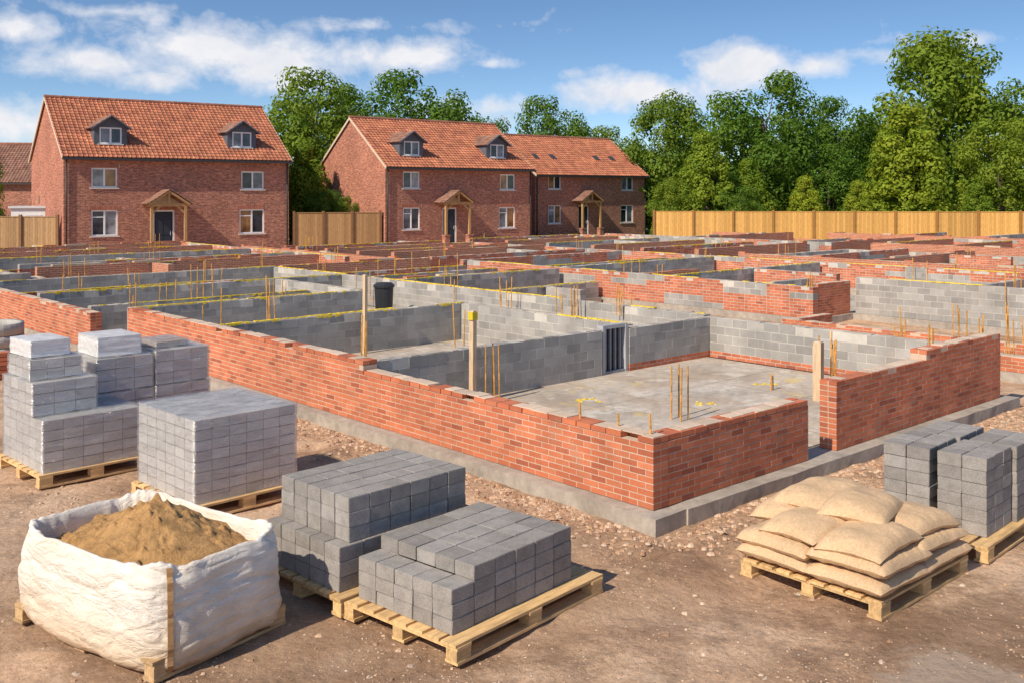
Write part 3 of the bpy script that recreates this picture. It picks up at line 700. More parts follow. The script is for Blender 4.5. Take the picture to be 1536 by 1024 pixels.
# ------------------------------------------------------------------ bulk bag
BG=(-2.30,6.42,55)
pallet(BG[0],BG[1],BG[2],1.12,1.68,"worn pallet beneath a bulging white sand bag",col=(.50,.33,.17))
bw,bl_=1.19,1.78; BZ=PZ-.11
bag=MB(); na=200; nz_=60
def sup(t,hx,hy,p=5.0):
    c,s=math.cos(t),math.sin(t)
    return (hx*math.copysign(abs(c)**(2/p),c), hy*math.copysign(abs(s)**(2/p),s))
def bagpt(t,f):
    bul=1+.042*math.sin(math.pi*min(1,f*1.02))**.8 -.03*(1-min(1,f/.06)) -.025*f**2
    x,y=sup(t,bw/2*bul,bl_/2*bul,4.9)
    c4=abs(math.sin(2*t))**3
    rim=.0+.035*c4+.035*noise.noise(Vector((math.cos(t)*2.2,math.sin(t)*2.2,4)))+.02*noise.noise(Vector((math.cos(t)*8,math.sin(t)*8,4)))
    z=(.650+rim)*f
    wv=noise.noise(Vector((x*2.2,y*2.2,z*4.5)))*.026+noise.noise(Vector((x*5+z*4,y*5,z*11)))*.010
    cre=abs(noise.noise(Vector((x*4+z*3,y*4-z*3,z*3+8)))); wv-=.024*max(0,.15-cre)/.15*(.35+.65*f)
    cr2=abs(noise.noise(Vector((x*3-z*2,y*3+z*4,z*6+20)))); wv-=.010*max(0,.12-cr2)/.12
    wv+=.020*math.sin(z*28+6*noise.noise(Vector((x*2,y*2,0))))*max(0,.5-f)*1.2
    l=math.hypot(x,y); return (x+x/l*wv,y+y/l*wv,z)
for r in range(nz_+1):
    f=r/nz_
    for i in range(na): bag.v.append(bagpt(2*math.pi*i/na,f))
for rr,(k,dz) in enumerate([(.99,.016),(.965,.016),(.945,-.004),(.925,-.06),(.91,-.18)]):
    for i in range(na):
        x,y,z=bagpt(2*math.pi*i/na,1); bag.v.append((x*k,y*k,z+dz))
for r in range(nz_+5):
    for i in range(na): bag.f.append((r*na+i,r*na+(i+1)%na,(r+1)*na+(i+1)%na,(r+1)*na+i))
bag.f.append(tuple(range(na))[::-1])
bag.c=[(.8,.8,.8)]*len(bag.f); bag.m=[0]*len(bag.f)
bcx,bcy=L2(*BG,.56,.84)
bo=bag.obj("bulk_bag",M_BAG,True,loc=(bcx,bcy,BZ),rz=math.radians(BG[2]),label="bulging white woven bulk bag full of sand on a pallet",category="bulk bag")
def strapm(t):
    mb=MB(); pts=[bagpt(t,r/24) for r in range(25)]
    for a,b in zip(pts[:-1],pts[1:]):
        vs=[]
        for p in (a,b):
            l=math.hypot(p[0],p[1]); nx_,ny_=p[0]/l,p[1]/l
            for s_,o_ in ((-.018,.0),(-.018,.014),(.018,.014),(.018,.0)):
                vs.append((p[0]+nx_*(o_+.002)-ny_*s_,p[1]+ny_*(o_+.002)+nx_*s_,p[2]))
        mb.add(vs,[(0,1,5,4),(1,2,6,5),(2,3,7,6)],vary((.38,.22,.10),.08))
    mb.obj("lifting_strap",M_SACK,parent=bo)
strapm(math.radians(-119)); strapm(math.radians(62)); 
sm=MB(); nr=60; na2=150
for r in range(nr+1):
    f=r/nr
    for i in range(na2):
        t=2*math.pi*i/na2; x,y=sup(t,bw/2*.93*f,bl_/2*.93*f,4.8 if f>.5 else 2+5.6*f)
        d=math.hypot((x-.06)/(bw*.50),(y-.02)/(bl_*.44))
        z=.52+.36*max(0,1-d**.95)+noise.fractal(Vector((x*2.6,y*2.6,2)),1,2,5)*.045*(1-.4*f)
        z+=noise.noise(Vector((x*12,y*12,2)))*.018+noise.noise(Vector((x*26,y*26,2)))*.012+max(0,noise.noise(Vector((x*18,y*18,9)))-.15)*.07
        sm.v.append((x,y,z))
for r in range(nr):
    for i in range(na2): sm.f.append((r*na2+i,(r+1)*na2+i,(r+1)*na2+(i+1)%na2,r*na2+(i+1)%na2))
sm.c=[(.50,.285,.115)]*len(sm.f); sm.m=[0]*len(sm.f)
sm.obj("sand_heap",M_SAND,True,loc=(bcx,bcy,BZ),rz=math.radians(BG[2]),label="mound of golden brown sand filling the bag",category="sand")

# ------------------------------------------------------------------ cement sacks
P6=(2.72,7.36,42); pallet(*P6,1.46,1.24,"pine pallet piled with beige cement sacks")
def sackmesh(seed,hz=.076,hx=.39,hy=.262,pw=5,pv=4.2,sag=.012):
    mb=MB(); nu,nv=44,32
    for side in (1,-1):
        o=len(mb.v)
        for j in range(nv+1):
            for i in range(nu+1):
                u=-1+2*i/nu;v=-1+2*j/nv
                prof=max(0,(1-abs(u)**pw))**.5*max(0,(1-abs(v)**pv))**.5
                x=hx*u; y=hy*v
                pin=1+.04*(abs(u)*abs(v))**4; x*=pin;y*=pin
                y*=1-.04*abs(u)**6+.02*noise.noise(Vector((u*2,seed,side))); x*=1-.03*(1-v*v)*abs(u)**3
                wr=noise.noise(Vector((x*5,y*5,seed*3+side)))*.016+abs(noise.noise(Vector((x*11,y*8,seed*5))))*.010
                wr+=.007*math.sin(y*60+seed)*abs(u)**3*(1-abs(u)**8)
                if prof>.001: z=side*(hz*(1.0 if side>0 else .75)*prof+wr*min(1,prof*1.6))
                else: z=noise.noise(Vector((x*6,y*6,seed)))*.008
                z-=sag*(u*u)+sag*.5*v*v
                mb.v.append((x,y,z))
        for j in range(nv):
            for i in range(nu):
                q=(o+j*(nu+1)+i,o+j*(nu+1)+i+1,o+(j+1)*(nu+1)+i+1,o+(j+1)*(nu+1)+i)
                mb.f.append(q if side>0 else q[::-1])
    mb.c=[(.60,.41,.24)]*len(mb.f); mb.m=[0]*len(mb.f)
    return mb.mesh("cement_sack",M_SACK,True)
SF=[sackmesh(s,.072,.40,.325,8,6,.006) for s in range(3)]
SK=[sackmesh(s+5,.084,.385,.27,4.6,4.0,.04) for s in range(4)]
sacks=[(.37,.31,0,0,0),(.37,.94,0,0,1),(1.10,.31,0,0,-1),(1.10,.94,0,0,1),
 (.40,.31,.125,0,1),(.38,.94,.125,0,-1),(1.09,.33,.125,0,-1),(1.10,.93,.125,0,1),
 (.41,.32,.256,1,3),(.42,.80,.256,1,-5),(1.07,.34,.256,1,-4),(1.09,.84,.256,1,5),(.75,1.14,.25,1,2),
 (.80,.58,.372,1,14),(.86,.98,.368,1,-6)]
for (x,y,zz,kd,r_) in sacks:
    X,Y=L2(*P6,x,y)
    o=mkobj("cement_sack",rnd.choice(SK if kd else SF),None,(X,Y,PZ+.062+zz),0,label="plump beige paper cement sack piled on the pallet" if kd else "flat heavy beige cement sack lying on the pallet",category="cement sack",group="cement sacks piled on a pallet")
    o.rotation_euler=(rnd.uniform(-.05,.05),rnd.uniform(-.05,.05),math.radians(42+r_))

# ------------------------------------------------------------------ stones and clods
st=MB(); r2=random.Random(3)
def stone(x,y,z,r,c):
    a=r2.uniform(0,6.28); sx_,sy_,sz_=r*r2.uniform(.7,1.3),r*r2.uniform(.7,1.3),r*r2.uniform(.4,.8)
    top=[]
    for i in range(6):
        t=a+i*1.047; top.append((x+math.cos(t)*sx_*r2.uniform(.8,1.15),y+math.sin(t)*sy_*r2.uniform(.8,1.15),z-sz_*.2))
    up=[]
    for i in range(6):
        t=a+i*1.047+.3; up.append((x+math.cos(t)*sx_*.6*r2.uniform(.7,1.1),y+math.sin(t)*sy_*.6*r2.uniform(.7,1.1),z+sz_*r2.uniform(.5,.8)))
    fs=[(i,(i+1)%6,6+(i+1)%6,6+i) for i in range(6)]+[(6,7,8,9,10,11)]
    st.add(top+up,fs,c)
cnt=0
while cnt<17000:
    y=5.4+10*r2.random()**1.6; x=r2.uniform(-.56,.56)*y
    b,a=inv(x,y)
    if b>-.22 and a>-.22 and a<13.4 and b<8.3: continue
    dd=min(abs(b+.2) if a>-.2 else 9,abs(a+.2) if b>-.2 else 9)
    nn_=noise.noise(Vector((x*.8,y*.8,11)))
    if nn_<.05 and dd>.7 and r2.random()<.75: continue
    r=r2.choice([.003,.004,.005,.006,.008,.010]) if r2.random()<.97 else r2.uniform(.012,.028)
    c=r2.choice([(.56,.39,.26),(.46,.30,.19),(.64,.48,.34),(.38,.235,.145),(.50,.39,.30),(.33,.20,.12)])
    stone(x,y,gh(x,y)+r*.15,r,c); cnt+=1
for k in range(4200):
    if r2.random()<.55:
        b,a=-.22-abs(r2.gauss(0,.32)),r2.uniform(-.4,13)
    else: b,a=r2.uniform(-.3,9),-.24-abs(r2.gauss(0,.38))
    x,y=S(b,a); r=r2.uniform(.008,.038); stone(x,y,gh(x,y)+r*.1,r,r2.choice([(.44,.27,.165),(.53,.34,.215),(.36,.21,.13),(.60,.43,.30)]))
st.obj("gravel",M_STONE,kind="stuff",label="scattered pale gravel and soil clods on the dirt",category="gravel")

# ------------------------------------------------------------------ houses
TILEC=[(.46,.175,.094),(.42,.156,.087),(.49,.195,.107),(.38,.137,.08)]
TILED=[(.33,.18,.125),(.28,.145,.10),(.31,.17,.125),(.25,.13,.095)]
def slope(mb,O,ux,uy,n,Lx,Ly,tw=.23,th=.27,seg=4,cols=TILEC):
    O=Vector(O);ux=Vector(ux);uy=Vector(uy);n=Vector(n)
    nc=max(1,round(Lx/tw)); tw=Lx/nc; nr=max(1,round(Ly/th)); th=Ly/nr
    prof=[.042*max(0,math.sin(2*math.pi*(s/seg)))+.006 for s in range(seg+1)]
    for r in range(nr):
        y0=r*th;y1=(r+1)*th
        for c in range(nc):
            col=vary(rnd.choice(cols),.14); jz=rnd.uniform(-.003,.003)
            vs=[]
            for s in range(seg+1):
                x=(c+s/seg)*tw; p=O+ux*x
                vs.append(tuple(p+uy*y0+n*(prof[s]-.01)));vs.append(tuple(p+uy*y0+n*(prof[s]+.034+jz)));vs.append(tuple(p+uy*y1+n*(prof[s]+jz)))
            fs=[]
            for s in range(seg):
                a=s*3;b=a+3; fs.append((a,b,b+1,a+1)); fs.append((a+1,b+1,b+2,a+2))
            mb.add(vs,fs,col)
def window(root,u0,u1,z0,z1,tone=0,y=0.0,two=True):
    mb=MB(); W=(.88,.87,.85); f=.07; y0,y1=y+.05,y+.11
    mb.box(u0,u1,y0,y1,z0,z0+f,W); mb.box(u0,u1,y0,y1,z1-f,z1,W)
    mb.box(u0,u0+f,y0,y1,z0+f,z1-f,W); mb.box(u1-f,u1,y0,y1,z0+f,z1-f,W)
    um=(u0+u1)/2
    if two: mb.box(um-f*.6,um+f*.6,y0+.002,y1,z0+f,z1-f,W)
    if z1-z0>1.1: mb.box(u0+f,um-f*.6,y0+.005,y1,z1-.38,z1-.33,W)
    o=mb.obj("window",M_PAINT,parent=root)
    mb=MB(); pal=[(.06,.07,.085),(.26,.26,.27),(.34,.17,.07),(.035,.04,.05),(.16,.17,.19)]
    for a,b,k in ((u0+f,um,0),(um,u1-f,1)):
        c=pal[(tone+k)%len(pal)]
        mb.box(a,b,y+.085,y+.095,z0+f,z1-f,c)
    mb.obj("glass_pane",M_GLASS,parent=o)
    mb=MB(); mb.box(u0-.08,u1+.08,y-.05,y+.05,z0-.06,z0-.003,(.70,.65,.57)); mb.obj("sill",M_PAINT,parent=o)
def house(X,Y,th,L,d,eave,ridge,label,dorm=True,sky_=False,seed=0,zb=GZ,tiles=TILEC):
    rz=math.radians(th)
    root=bpy.data.objects.new("brick_house",None); COL.objects.link(root); root.location=(X,Y,zb); root.rotation_euler=(0,0,rz)
    root["label"]=label; root["category"]="house"; root["group"]="red brick houses beside the site"
    e=eave-zb; rg=ridge-zb; q=.15
    k=L/11.66
    ops=[(1.29*k,2.53*k,3.27+q,4.26+q,0),(8.95*k,10.22*k,3.20+q,4.18+q,0),(1.29*k,2.55*k,.85+q,2.15+q,0),(8.85*k,10.24*k,.80+q,2.12+q,0),(4.28*k,5.38*k,0,2.12+q,1)]
    zt_=e-.12
    ops=[(o[0],o[1],min(o[2],zt_-.9) if o[3]>3 else o[2],min(o[3],zt_) if o[3]>3 else o[3],o[4]) for o in ops]
    wb=MB(); BC=(.3,.1,.07)
    us=sorted(set([0,L]+[o[0] for o in ops]+[o[1] for o in ops])); zs=sorted(set([0,e]+[o[2] for o in ops]+[o[3] for o in ops]))
    for i in range(len(us)-1):
        for j in range(len(zs)-1):
            um,zm=(us[i]+us[i+1])/2,(zs[j]+zs[j+1])/2
            if any(o[0]<um<o[1] and o[2]<zm<o[3] for o in ops): continue
            wb.add([(us[i],0,zs[j]),(us[i+1],0,zs[j]),(us[i+1],0,zs[j+1]),(us[i],0,zs[j+1])],[(0,1,2,3)],BC)
    for (a,b,c,dd,_) in ops:
        wb.add([(a,0,c),(b,0,c),(b,0,dd),(a,0,dd),(a,.12,c),(b,.12,c),(b,.12,dd),(a,.12,dd)],[(0,4,5,1),(1,5,6,2),(2,6,7,3),(3,7,4,0)],BC)
    wb.add([(0,0,0),(0,d,0),(0,d,e),(0,d/2,rg-.03),(0,0,e)],[(0,4,3,2,1)],BC)
    wb.add([(L,0,0),(L,d,0),(L,d,e),(L,d/2,rg-.03),(L,0,e)],[(0,1,2,3,4)],BC)
    wb.add([(0,d,0),(L,d,0),(L,d,e),(0,d,e)],[(0,3,2,1)],BC)
    wb.obj("wall",M_HB,parent=root)
    for (a,b,c,dd,_) in ops:
        hh_=min(.207,e-dd-.01)
        if hh_<.08: continue
        mb=MB(); mb.box(a-.12,b+.12,-.010,-.002,dd+.003,dd+hh_,(.52,.42,.33)); x=a-.118
        while x<b+.06: mb.box(x,x+.064,-.014,-.0105,dd+.005,dd+hh_-.002,vary((.44,.15,.09),.2)); x+=.075
        mb.obj("brick_lintel",M_MAS,parent=root)
    rm=MB(); run=d/2; rise=rg-e; sl_=math.hypot(run,rise); cy,cz=run/sl_,rise/sl_; oh=.28; slp=rise/run
    slope(rm,(-.12,-oh,e-oh*slp+.05),(1,0,0),(0,cy,cz),(0,-cz,cy),L+.24,(run+oh)/cy-.02,cols=tiles)
    slope(rm,(L+.12,d+oh,e-oh*slp+.05),(-1,0,0),(0,-cy,cz),(0,cz,cy),L+.24,(run+oh)/cy-.02,tw=.56,th=.64,cols=tiles)
    x=-.12
    while x<L+.1:
        rm.tube((x,run,rg+.06),(min(x+.43,L+.12),run,rg+.06),.12,.105,10,vary((.33,.14,.09),.15)); x+=.45
    rm.add([(-.1,-oh,e-oh*slp+.02),(L+.1,-oh,e-oh*slp+.02),(L+.1,run,rg+.02),(-.1,run,rg+.02)],[(0,3,2,1)],(.2,.1,.07))
    rm.obj("roof",M_TILE,parent=root)
    for xx in (-.10,L+.10):
        for y0_ in (-oh,d+oh):
            vb=MB(); vb.beam((xx,y0_,e-oh*slp+.0),(xx,run,rg+.0),.05,.13,(.66,.53,.40)); vb.obj("verge_board",M_PAINT,parent=root)
    gb=MB(); gb.box(-.1,L+.1,-oh-.10,-oh+.02,e-oh*slp-.09,e-oh*slp+.02,(.05,.045,.045)); gb.box(0,L,-oh+.021,-.016,e-oh*slp-.05,e-oh*slp-.02,(.4,.34,.28))
    gb.obj("gutter",M_PAINT,parent=root)
    for xx in (.12,L-.12):
        pb=MB(); pb.tube((xx,-.07,0),(xx,-.07,e-.3),.04,.04,8,(.04,.035,.035)); pb.tube((xx,-.07,e-.3),(xx,-oh-.03,e-.12),.04,.04,8,(.04,.035,.035))
        pb.obj("downpipe",M_PAINT,True,parent=root)
    for i,o in enumerate(ops):
        if not o[4]: window(root,o[0],o[1],o[2],o[3],seed+i*2)
    a,b,c,dd,_=ops[4]; m_=(a+b)/2
    fb=MB(); Wc=(.86,.85,.83)
    fb.box(a,a+.08,.04,.11,0,dd,Wc); fb.box(b-.08,b,.04,.11,0,dd,Wc); fb.box(a+.08,b-.08,.04,.11,dd-.08,dd,Wc)
    fb.box(a+.08,b-.08,.02,.14,.0,.06,(.4,.38,.35))
    fb.obj("door_frame",M_PAINT,parent=root)
    db=MB(); DC=(.024,.028,.042); db.box(a+.08,b-.08,.075,.115,.06,dd-.08,DC)
    for (p,q_) in ((.12,.9),(1.0,1.75)):
        db.box(a+.18,m_-.04,.062,.0745,p,q_,(.035,.04,.055)); db.box(m_+.04,b-.18,.062,.0745,p,q_,(.035,.04,.055))
    do=db.obj("door",M_PAINT,parent=root)
    hb=MB(); hb.tube((b-.2,.03,.95),(b-.2,.03,1.15),.012,.012,8,(.6,.6,.6)); hb.obj("handle",M_LEAD,parent=do)
    W=(.50,.29,.12); pr=bpy.data.objects.new("porch",None); COL.objects.link(pr); pr.parent=root
    hw=1.02; py=-1.05; pe=2.42+q; pa=3.08+q
    for sx_ in (-1,1):
        xx=m_+sx_*.85
        pbm=MB(); pbm.box(xx-.17,xx+.17,py+.02,py+.36,0,.62,BC); pbm.box(xx-.20,xx+.20,py-.01,py+.39,.621,.68,(.3,.12,.08)); pbm.obj("brick_pier",M_HB,parent=pr)
        t=MB(); t.beam((xx,py+.19,.68),(xx,py+.19,pe),.13,.13,W); t.obj("porch_post",M_POST,parent=pr)
    t=MB()
    t.beam((m_-hw,py+.19,pe-.03),(m_+hw,py+.19,pe-.03),.12,.15,W)
    for sx_ in(-1,1):
        t.beam((m_+sx_*.85,py+.28,pe-.03),(m_+sx_*.85,-.02,pe-.03),.12,.14,W)
        t.beam((m_+sx_*hw,py+.05,pe),(m_,py+.05,pa),.09,.13,W,up=(0,1,0))
        t.beam((m_+sx_*.8,py+.19,pe-.45),(m_+sx_*.42,py+.19,pe-.08),.07,.09,W)
    t.beam((m_,py+.12,pe),(m_,py+.12,pa-.05),.10,.10,W)
    t.obj("porch_truss",M_WOOD,parent=pr)
    pm=MB(); hr=pa-pe; L_=math.hypot(hw+.12,hr*(hw+.12)/hw); c_=hw/math.hypot(hw,hr); s_=hr/math.hypot(hw,hr)
    for sx_ in (-1,1):
        O=(m_+sx_*(hw+.12),(py-.05 if sx_>0 else -.02),pe-.12*hr/hw+.08)
        slope(pm,O,(0,1 if sx_>0 else -1,0),(-sx_*c_,0,s_),(sx_*s_,0,c_),abs(py)+.03,L_,th=.24,cols=TILED)
    pm.obj("porch_roof",M_TILE,parent=pr)
    tri=MB(); tri.add([(m_-hw+.15,-.03,pe),(m_+hw-.15,-.03,pe),(m_,-.03,pa-.05)],[(0,1,2)],(.62,.50,.34)); tri.obj("porch_gable",M_PAINT,parent=pr)
    if dorm:
        for uc in (2.35*k,9.2*k):
            dr=bpy.data.objects.new("dormer",None); COL.objects.link(dr); dr.parent=root
            yd=.62; zb_=e+yd*slp+.06; ze=zb_+.92; za=ze+.55; hwd=.80; yb=(ze-e)/slp+.1; yb2=(za-e)/slp+.1
            G=(.115,.125,.15)
            c_b=MB()
            for sx_ in(-1,1):
                xx=uc+sx_*hwd
                c_b.add([(xx,yd,zb_-.05),(xx,yd,ze),(xx,yb,ze)],[(0,1,2)],G)
            wx=.54
            c_b.box(uc-hwd,uc-wx,yd-.01,yd+.08,zb_,ze,G); c_b.box(uc+wx,uc+hwd,yd-.01,yd+.08,zb_,ze,G); c_b.box(uc-wx,uc+wx,yd-.01,yd+.08,zb_,zb_+.06,G)
            c_b.add([(uc-hwd,yd-.012,ze),(uc+hwd,yd-.012,ze),(uc,yd-.012,za)],[(0,1,2)],G)
            c_b.obj("dormer_cheek",M_LEAD,parent=dr)
            window(dr,uc-wx,uc+wx,zb_+.08,ze,seed+3,y=yd-.04)
            t=MB(); ov=.16
            for sx_ in(-1,1):
                hw2=hwd+ov; hh=za-ze; cc=hwd/math.hypot(hwd,hh); ss=hh/math.hypot(hwd,hh)
                lowz=ze-ov*hh/hwd
                O=Vector((uc+sx_*hw2,yd-.2,lowz+.04))
                ux=Vector((0,1,0)) if sx_>0 else Vector((0,-1,0))
                if sx_<0: O.y=yb2
                slope(t,O,ux,(-sx_*cc,0,ss),(sx_*ss,0,cc),yb2-yd+.2,hw2/cc,th=.26,cols=TILED)
            t.obj("dormer_roof",M_TILE,parent=dr)
            t=MB()
            for sx_ in(-1,1): t.beam((uc+sx_*(hwd+ov),yd-.2,ze-ov*.70+.02),(uc,yd-.2,za+.03),.06,.18,(.11,.12,.145),up=(0,1,0))
            t.obj("dormer_bargeboard",M_LEAD,parent=dr)
    if sky_:
        for uc in (1.3,2.9,7.2,8.8):
            t=MB(); y0=1.4;y1=1.85; w_=.22
            p=lambda u,y,o2: (u,y-cz*o2,e+y*slp+cy*o2+.04)
            t.add([p(uc-w_,y0,.09),p(uc+w_,y0,.09),p(uc+w_,y1,.09),p(uc-w_,y1,.09),p(uc-w_,y0,0),p(uc+w_,y0,0),p(uc+w_,y1,0),p(uc-w_,y1,0)],[(0,1,2,3),(4,5,1,0),(5,6,2,1),(6,7,3,2),(7,4,0,3)],(.06,.06,.065))
            t.obj("rooflight",M_LEAD,parent=root)
    t=MB(); t.box(-.03,-.002,d*.72,d*.72+.4,2.6,3.0,(.30,.17,.12)); t.box(-.045,-.0305,d*.72+.03,d*.72+.37,2.63,2.97,(.36,.22,.16))
    t.obj("wall_vent",M_PAINT,parent=root)
    return root
house(-21.98,49.0,35,11.66,8.7,4.92,8.0,"red brick house with orange tiled roof, dormers, timber fence beside",seed=1)
house(-7.3,57.6,38,10.84,8.1,4.65,7.54,"red brick house with bright gable, two dormers, oak porch",seed=0)
house(1.6,69,38,10.8,8.0,4.4,7.15,"red brick house with small rooflights and oak porch",dorm=False,sky_=True,seed=2)
house(-43.5,72,6,11.2,8,3.9,6.7,"partly hidden red brick house with dark red roof",dorm=False,seed=3,tiles=TILED)

# ------------------------------------------------------------------ fences
def fence(x0,y0,x1,y1,h,col,label,pw=2.4,z=GZ):
    L=math.hypot(x1-x0,y1-y0); ang=math.atan2(y1-y0,x1-x0); n=max(1,round(L/pw)); pw=L/n
    root=bpy.data.objects.new("timber_fence",None); COL.objects.link(root); root.location=(x0,y0,z); root.rotation_euler=(0,0,ang)
    root["label"]=label; root["category"]="fence"; root["group"]="closeboard timber fences"
    for i in range(n):
        mb=MB(); x=.06; cc=vary(col,.13)
        while x<pw-.07:
            w_=min(.125,pw-.06-x); mb.box(x,x+w_-.006,0,.018+rnd.uniform(0,.006),.12,h-.03+rnd.uniform(-.008,.008),vary(cc,.18)); x+=.125
        mb.box(.06,pw-.06,-.02,-.001,0.0,.14,vary(cc,.1)); mb.box(.05,pw-.05,-.03,.05,h-.025,h+.01,vary(cc,.1))
        for zz in (.5,h-.4): mb.box(.05,pw-.05,.026,.07,zz,zz+.08,cc)
        o=mb.obj("fence_panel",M_POST,parent=root); o.location=(i*pw,0,0)
    pb=MB(); pb.box(-.065,.065,-.10,.05,0,h+.09,vary((col[0]*.55,col[1]*.5,col[2]*.5),.1)); pm=pb.mesh("fence_post",M_POST)
    for i in range(n+1):
        o=mkobj("fence_post",pm,root); o.location=(i*pw,0,0)
FC=(.60,.34,.10)
fence(9.0,63.5,46,60.0,2.0,FC,"long golden closeboard timber fence in front of trees")
fence(-12.2,55.9,-7.6,57.7,2.05,(.44,.25,.11),"brown timber fence between two houses",pw=1.6)
fence(-33,48.6,-22.4,49.3,2.0,(.44,.27,.13),"weathered timber fence beside a brick house",pw=1.8)
mb=MB(); mb.box(0,2.2,0,1.6,0,2.35,(.75,.75,.73)); mb.box(-.12,2.32,-.12,1.72,2.351,2.46,(.62,.62,.62)); mb.box(.7,1.5,-.03,-.001,0,2.0,(.6,.6,.6))
mb.obj("garden_shed",M_PAINT,loc=(-26.3,52.5,GZ),rz=.2,label="small white flat-roofed shed behind the fence",category="shed")

# ------------------------------------------------------------------ trees
def tree_meshes(seed,kind,nleaf=9000):
    r=random.Random(seed); tb=MB(); Ht=10.0
    bc=(.13,.095,.07)
    p=Vector((0,0,-.1)); pts=[p]
    for i in range(6):
        p=p+Vector((r.uniform(-.15,.15),r.uniform(-.15,.15),1.25)); pts.append(p)
    rad=[.26,.22,.19,.16,.13,.10,.06]
    for i in range(6): tb.tube(pts[i],pts[i+1],rad[i],rad[i+1],9,bc,cap=False)
    cl=[]
    def env(z):
        f=(z-.5)/(Ht-.5)
        if kind=='cone': return 3.6*max(0,(1-f))**.6*min(1,(f+.06)*5)
        if kind=='tall': return 3.3*math.sin(math.pi*min(1,max(0,f*.90+.06)))**.5
        return 3.7*math.sin(math.pi*min(1,max(0,f*.80+.13)))**.55
    nc={'cone':140,'tall':100,'round':130}[kind]
    tries=0
    while len(cl)<nc and tries<8000:
        tries+=1
        z=r.uniform(.8,Ht-.5) ; e=env(z); 
        if r.random()>(e/3.6)**1.3+.15: continue
        t=r.uniform(0,2*math.pi); lob=1+.34*noise.noise(Vector((math.cos(t)*1.5+seed,math.sin(t)*1.5,z*.45)))
        q=e*lob*math.sqrt(r.uniform(.3,1.0)); cr=r.uniform(.6,1.15)*(.8 if kind=='cone' else 1)
        c=Vector((math.cos(t)*max(0,q-cr*.5),math.sin(t)*max(0,q-cr*.5),min(z,Ht-cr*.6)))
        cl.append((c,cr))
    for (c,cr) in cl[:26]:
        k=min(5,max(1,int((c.z-1.5)/1.3))); s=pts[k]
        mid=(s+c)/2+Vector((0,0,-.3)); tb.tube(s,mid,.06,.04,6,bc,cap=False); tb.tube(mid,c,.04,.012,6,bc,cap=False)
    lb=MB(); tot=sum(cr**2 for _,cr in cl)
    for (c,cr) in cl:
        n=int(nleaf*cr**2/tot)
        hue=r.uniform(-1,1); base=(.145+.036*hue,.225+.036*hue,.028+.005*hue)
        if kind=='cone': base=(base[0]*1.45,base[1]*1.25,base[2])
        for _ in range(n):
            d=Vector((r.gauss(0,1),r.gauss(0,1),r.gauss(0,1))).normalized()
            rr=cr*(r.random()**.25)*(1+.22*noise.noise(c+d*1.6))
            p=c+Vector((d.x*rr,d.y*rr,d.z*rr*.8))
            nn=(d*1.5+Vector((0,0,.4))+Vector((r.gauss(0,.38),r.gauss(0,.38),r.gauss(0,.38)))).normalized()
            a=nn.orthogonal().normalized(); a.rotate(Matrix.Rotation(r.uniform(0,6.28),3,nn)); b=nn.cross(a)
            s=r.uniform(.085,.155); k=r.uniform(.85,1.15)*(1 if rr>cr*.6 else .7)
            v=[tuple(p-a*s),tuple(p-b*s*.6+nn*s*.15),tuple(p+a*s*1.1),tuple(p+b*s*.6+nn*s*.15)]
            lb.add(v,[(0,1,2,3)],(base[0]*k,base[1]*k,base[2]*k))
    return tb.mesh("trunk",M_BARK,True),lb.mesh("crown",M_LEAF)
TM={'round':[tree_meshes(1,'round',19000),tree_meshes(2,'round',19000),tree_meshes(5,'round',19000)],'cone':[tree_meshes(3,'cone',20000)],'tall':[tree_meshes(4,'tall',16000)]}
def tree(X,Y,h,w_,kind='round',i=None,label=None,name="broadleaf_tree"):
    ms=TM[kind]; t,c=ms[(i if i is not None else rnd.randrange(len(ms)))%len(ms)]
    root=bpy.data.objects.new(name,None); COL.objects.link(root); root.location=(X,Y,GZ-.3); root.rotation_euler=(0,0,rnd.uniform(0,6.28))
    root.scale=(w_/7.2,w_/7.2,(h+.3)/10.0)
    root["label"]=label or {'round':"full green broadleaf tree with rounded uneven crown",'cone':"bright green bushy tree with pointed crown",'tall':"tall airy green broadleaf tree with open crown"}[kind]
    root["category"]="tree" if name!="green_shrub" else "shrub"; root["group"]="trees behind the houses and fence" if name!="green_shrub" else "shrubs behind the fence"
    mkobj("trunk",t,root); mkobj("crown",c,root)
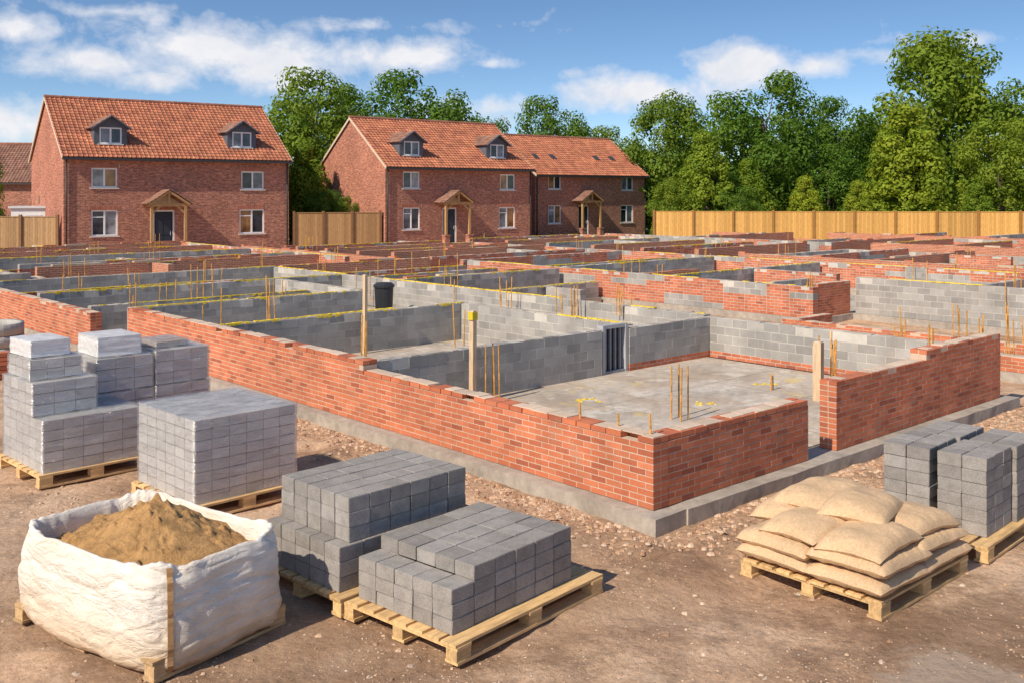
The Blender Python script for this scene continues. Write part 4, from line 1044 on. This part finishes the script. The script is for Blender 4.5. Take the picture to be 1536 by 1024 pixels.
T=[(-13.2,66,11.3,8.0,'round'),(-7.0,72,12.0,8.8,'round'),(-13.9,78,11.6,8.0,'round'),(-12.6,60.5,6.6,3.8,'cone'),(-2.2,85,9.6,7.0,'round'),(3.3,85,11.4,7.4,'round'),(9.2,90,9.2,6.6,'round'),
 (12.3,78,11.0,7.2,'round'),(12.85,66.3,7.6,5.8,'cone'),(18.1,72,11.8,9.0,'round'),(25.4,78,10.8,7.2,'round'),(26.1,66.5,9.7,7.6,'cone'),(34.2,80,16.0,12.0,'tall'),(32.6,66.5,8.2,6.4,'round'),(40,75,13.0,9.0,'round'),
 (-33.4,62,6.9,3.4,'round'),(21.5,84,8.0,7.0,'round'),(30,86,8.6,7.4,'round'),(38,90,9.5,8,'round'),(15.5,90,7.8,6.6,'round'),(46,72,11,8,'round'),(39,66,7.5,6.5,'cone'),(-1,95,7.6,7,'round'),(5.5,98,7.6,7,'round'),
 (22.0,69.5,6.6,5.6,'round'),(16,68,5.8,4.4,'cone')]
for (X,Y,h,w_,k) in T: tree(X,Y,h,w_,k)
for (X,Y,h,w_) in [(18.9,64.6,4.5,3.4),(22.3,64.6,4.2,3.0),(14.8,65,3.6,3.4),(30,64.5,4.0,3.2),(10.6,66,4.2,3.2),(35.5,64.3,3.8,3.2),(-11.2,59.5,3.4,2.4),(-10,60.5,3.0,2.4)]:
    tree(X,Y,h,w_,'cone' if X>18 else 'round',name="green_shrub",label="low green bushy shrub behind the fence")
wd=MB(); r3=random.Random(9)
for k in range(16000):
    x=r3.uniform(-75,80); y=r3.uniform(100,112); top=6.2+2.0*noise.noise(Vector((x*.12,0,0)))+1.6*noise.noise(Vector((x*.5,0,3)))
    z=top*r3.random()**.6; n=Vector((r3.gauss(0,1),r3.gauss(0,1)-.5,r3.gauss(0,1)+.5)).normalized(); a=n.orthogonal().normalized(); b=n.cross(a); s=r3.uniform(.2,.45); p=Vector((x,y,z))
    kk=r3.uniform(.6,1.2); wd.add([tuple(p-a*s),tuple(p-b*s*.7),tuple(p+a*s),tuple(p+b*s*.7)],[(0,1,2,3)],(.11*kk,.17*kk,.045*kk))
wd.obj("distant_wood",M_LEAF,kind="stuff",label="distant line of dense green woodland",category="wood")
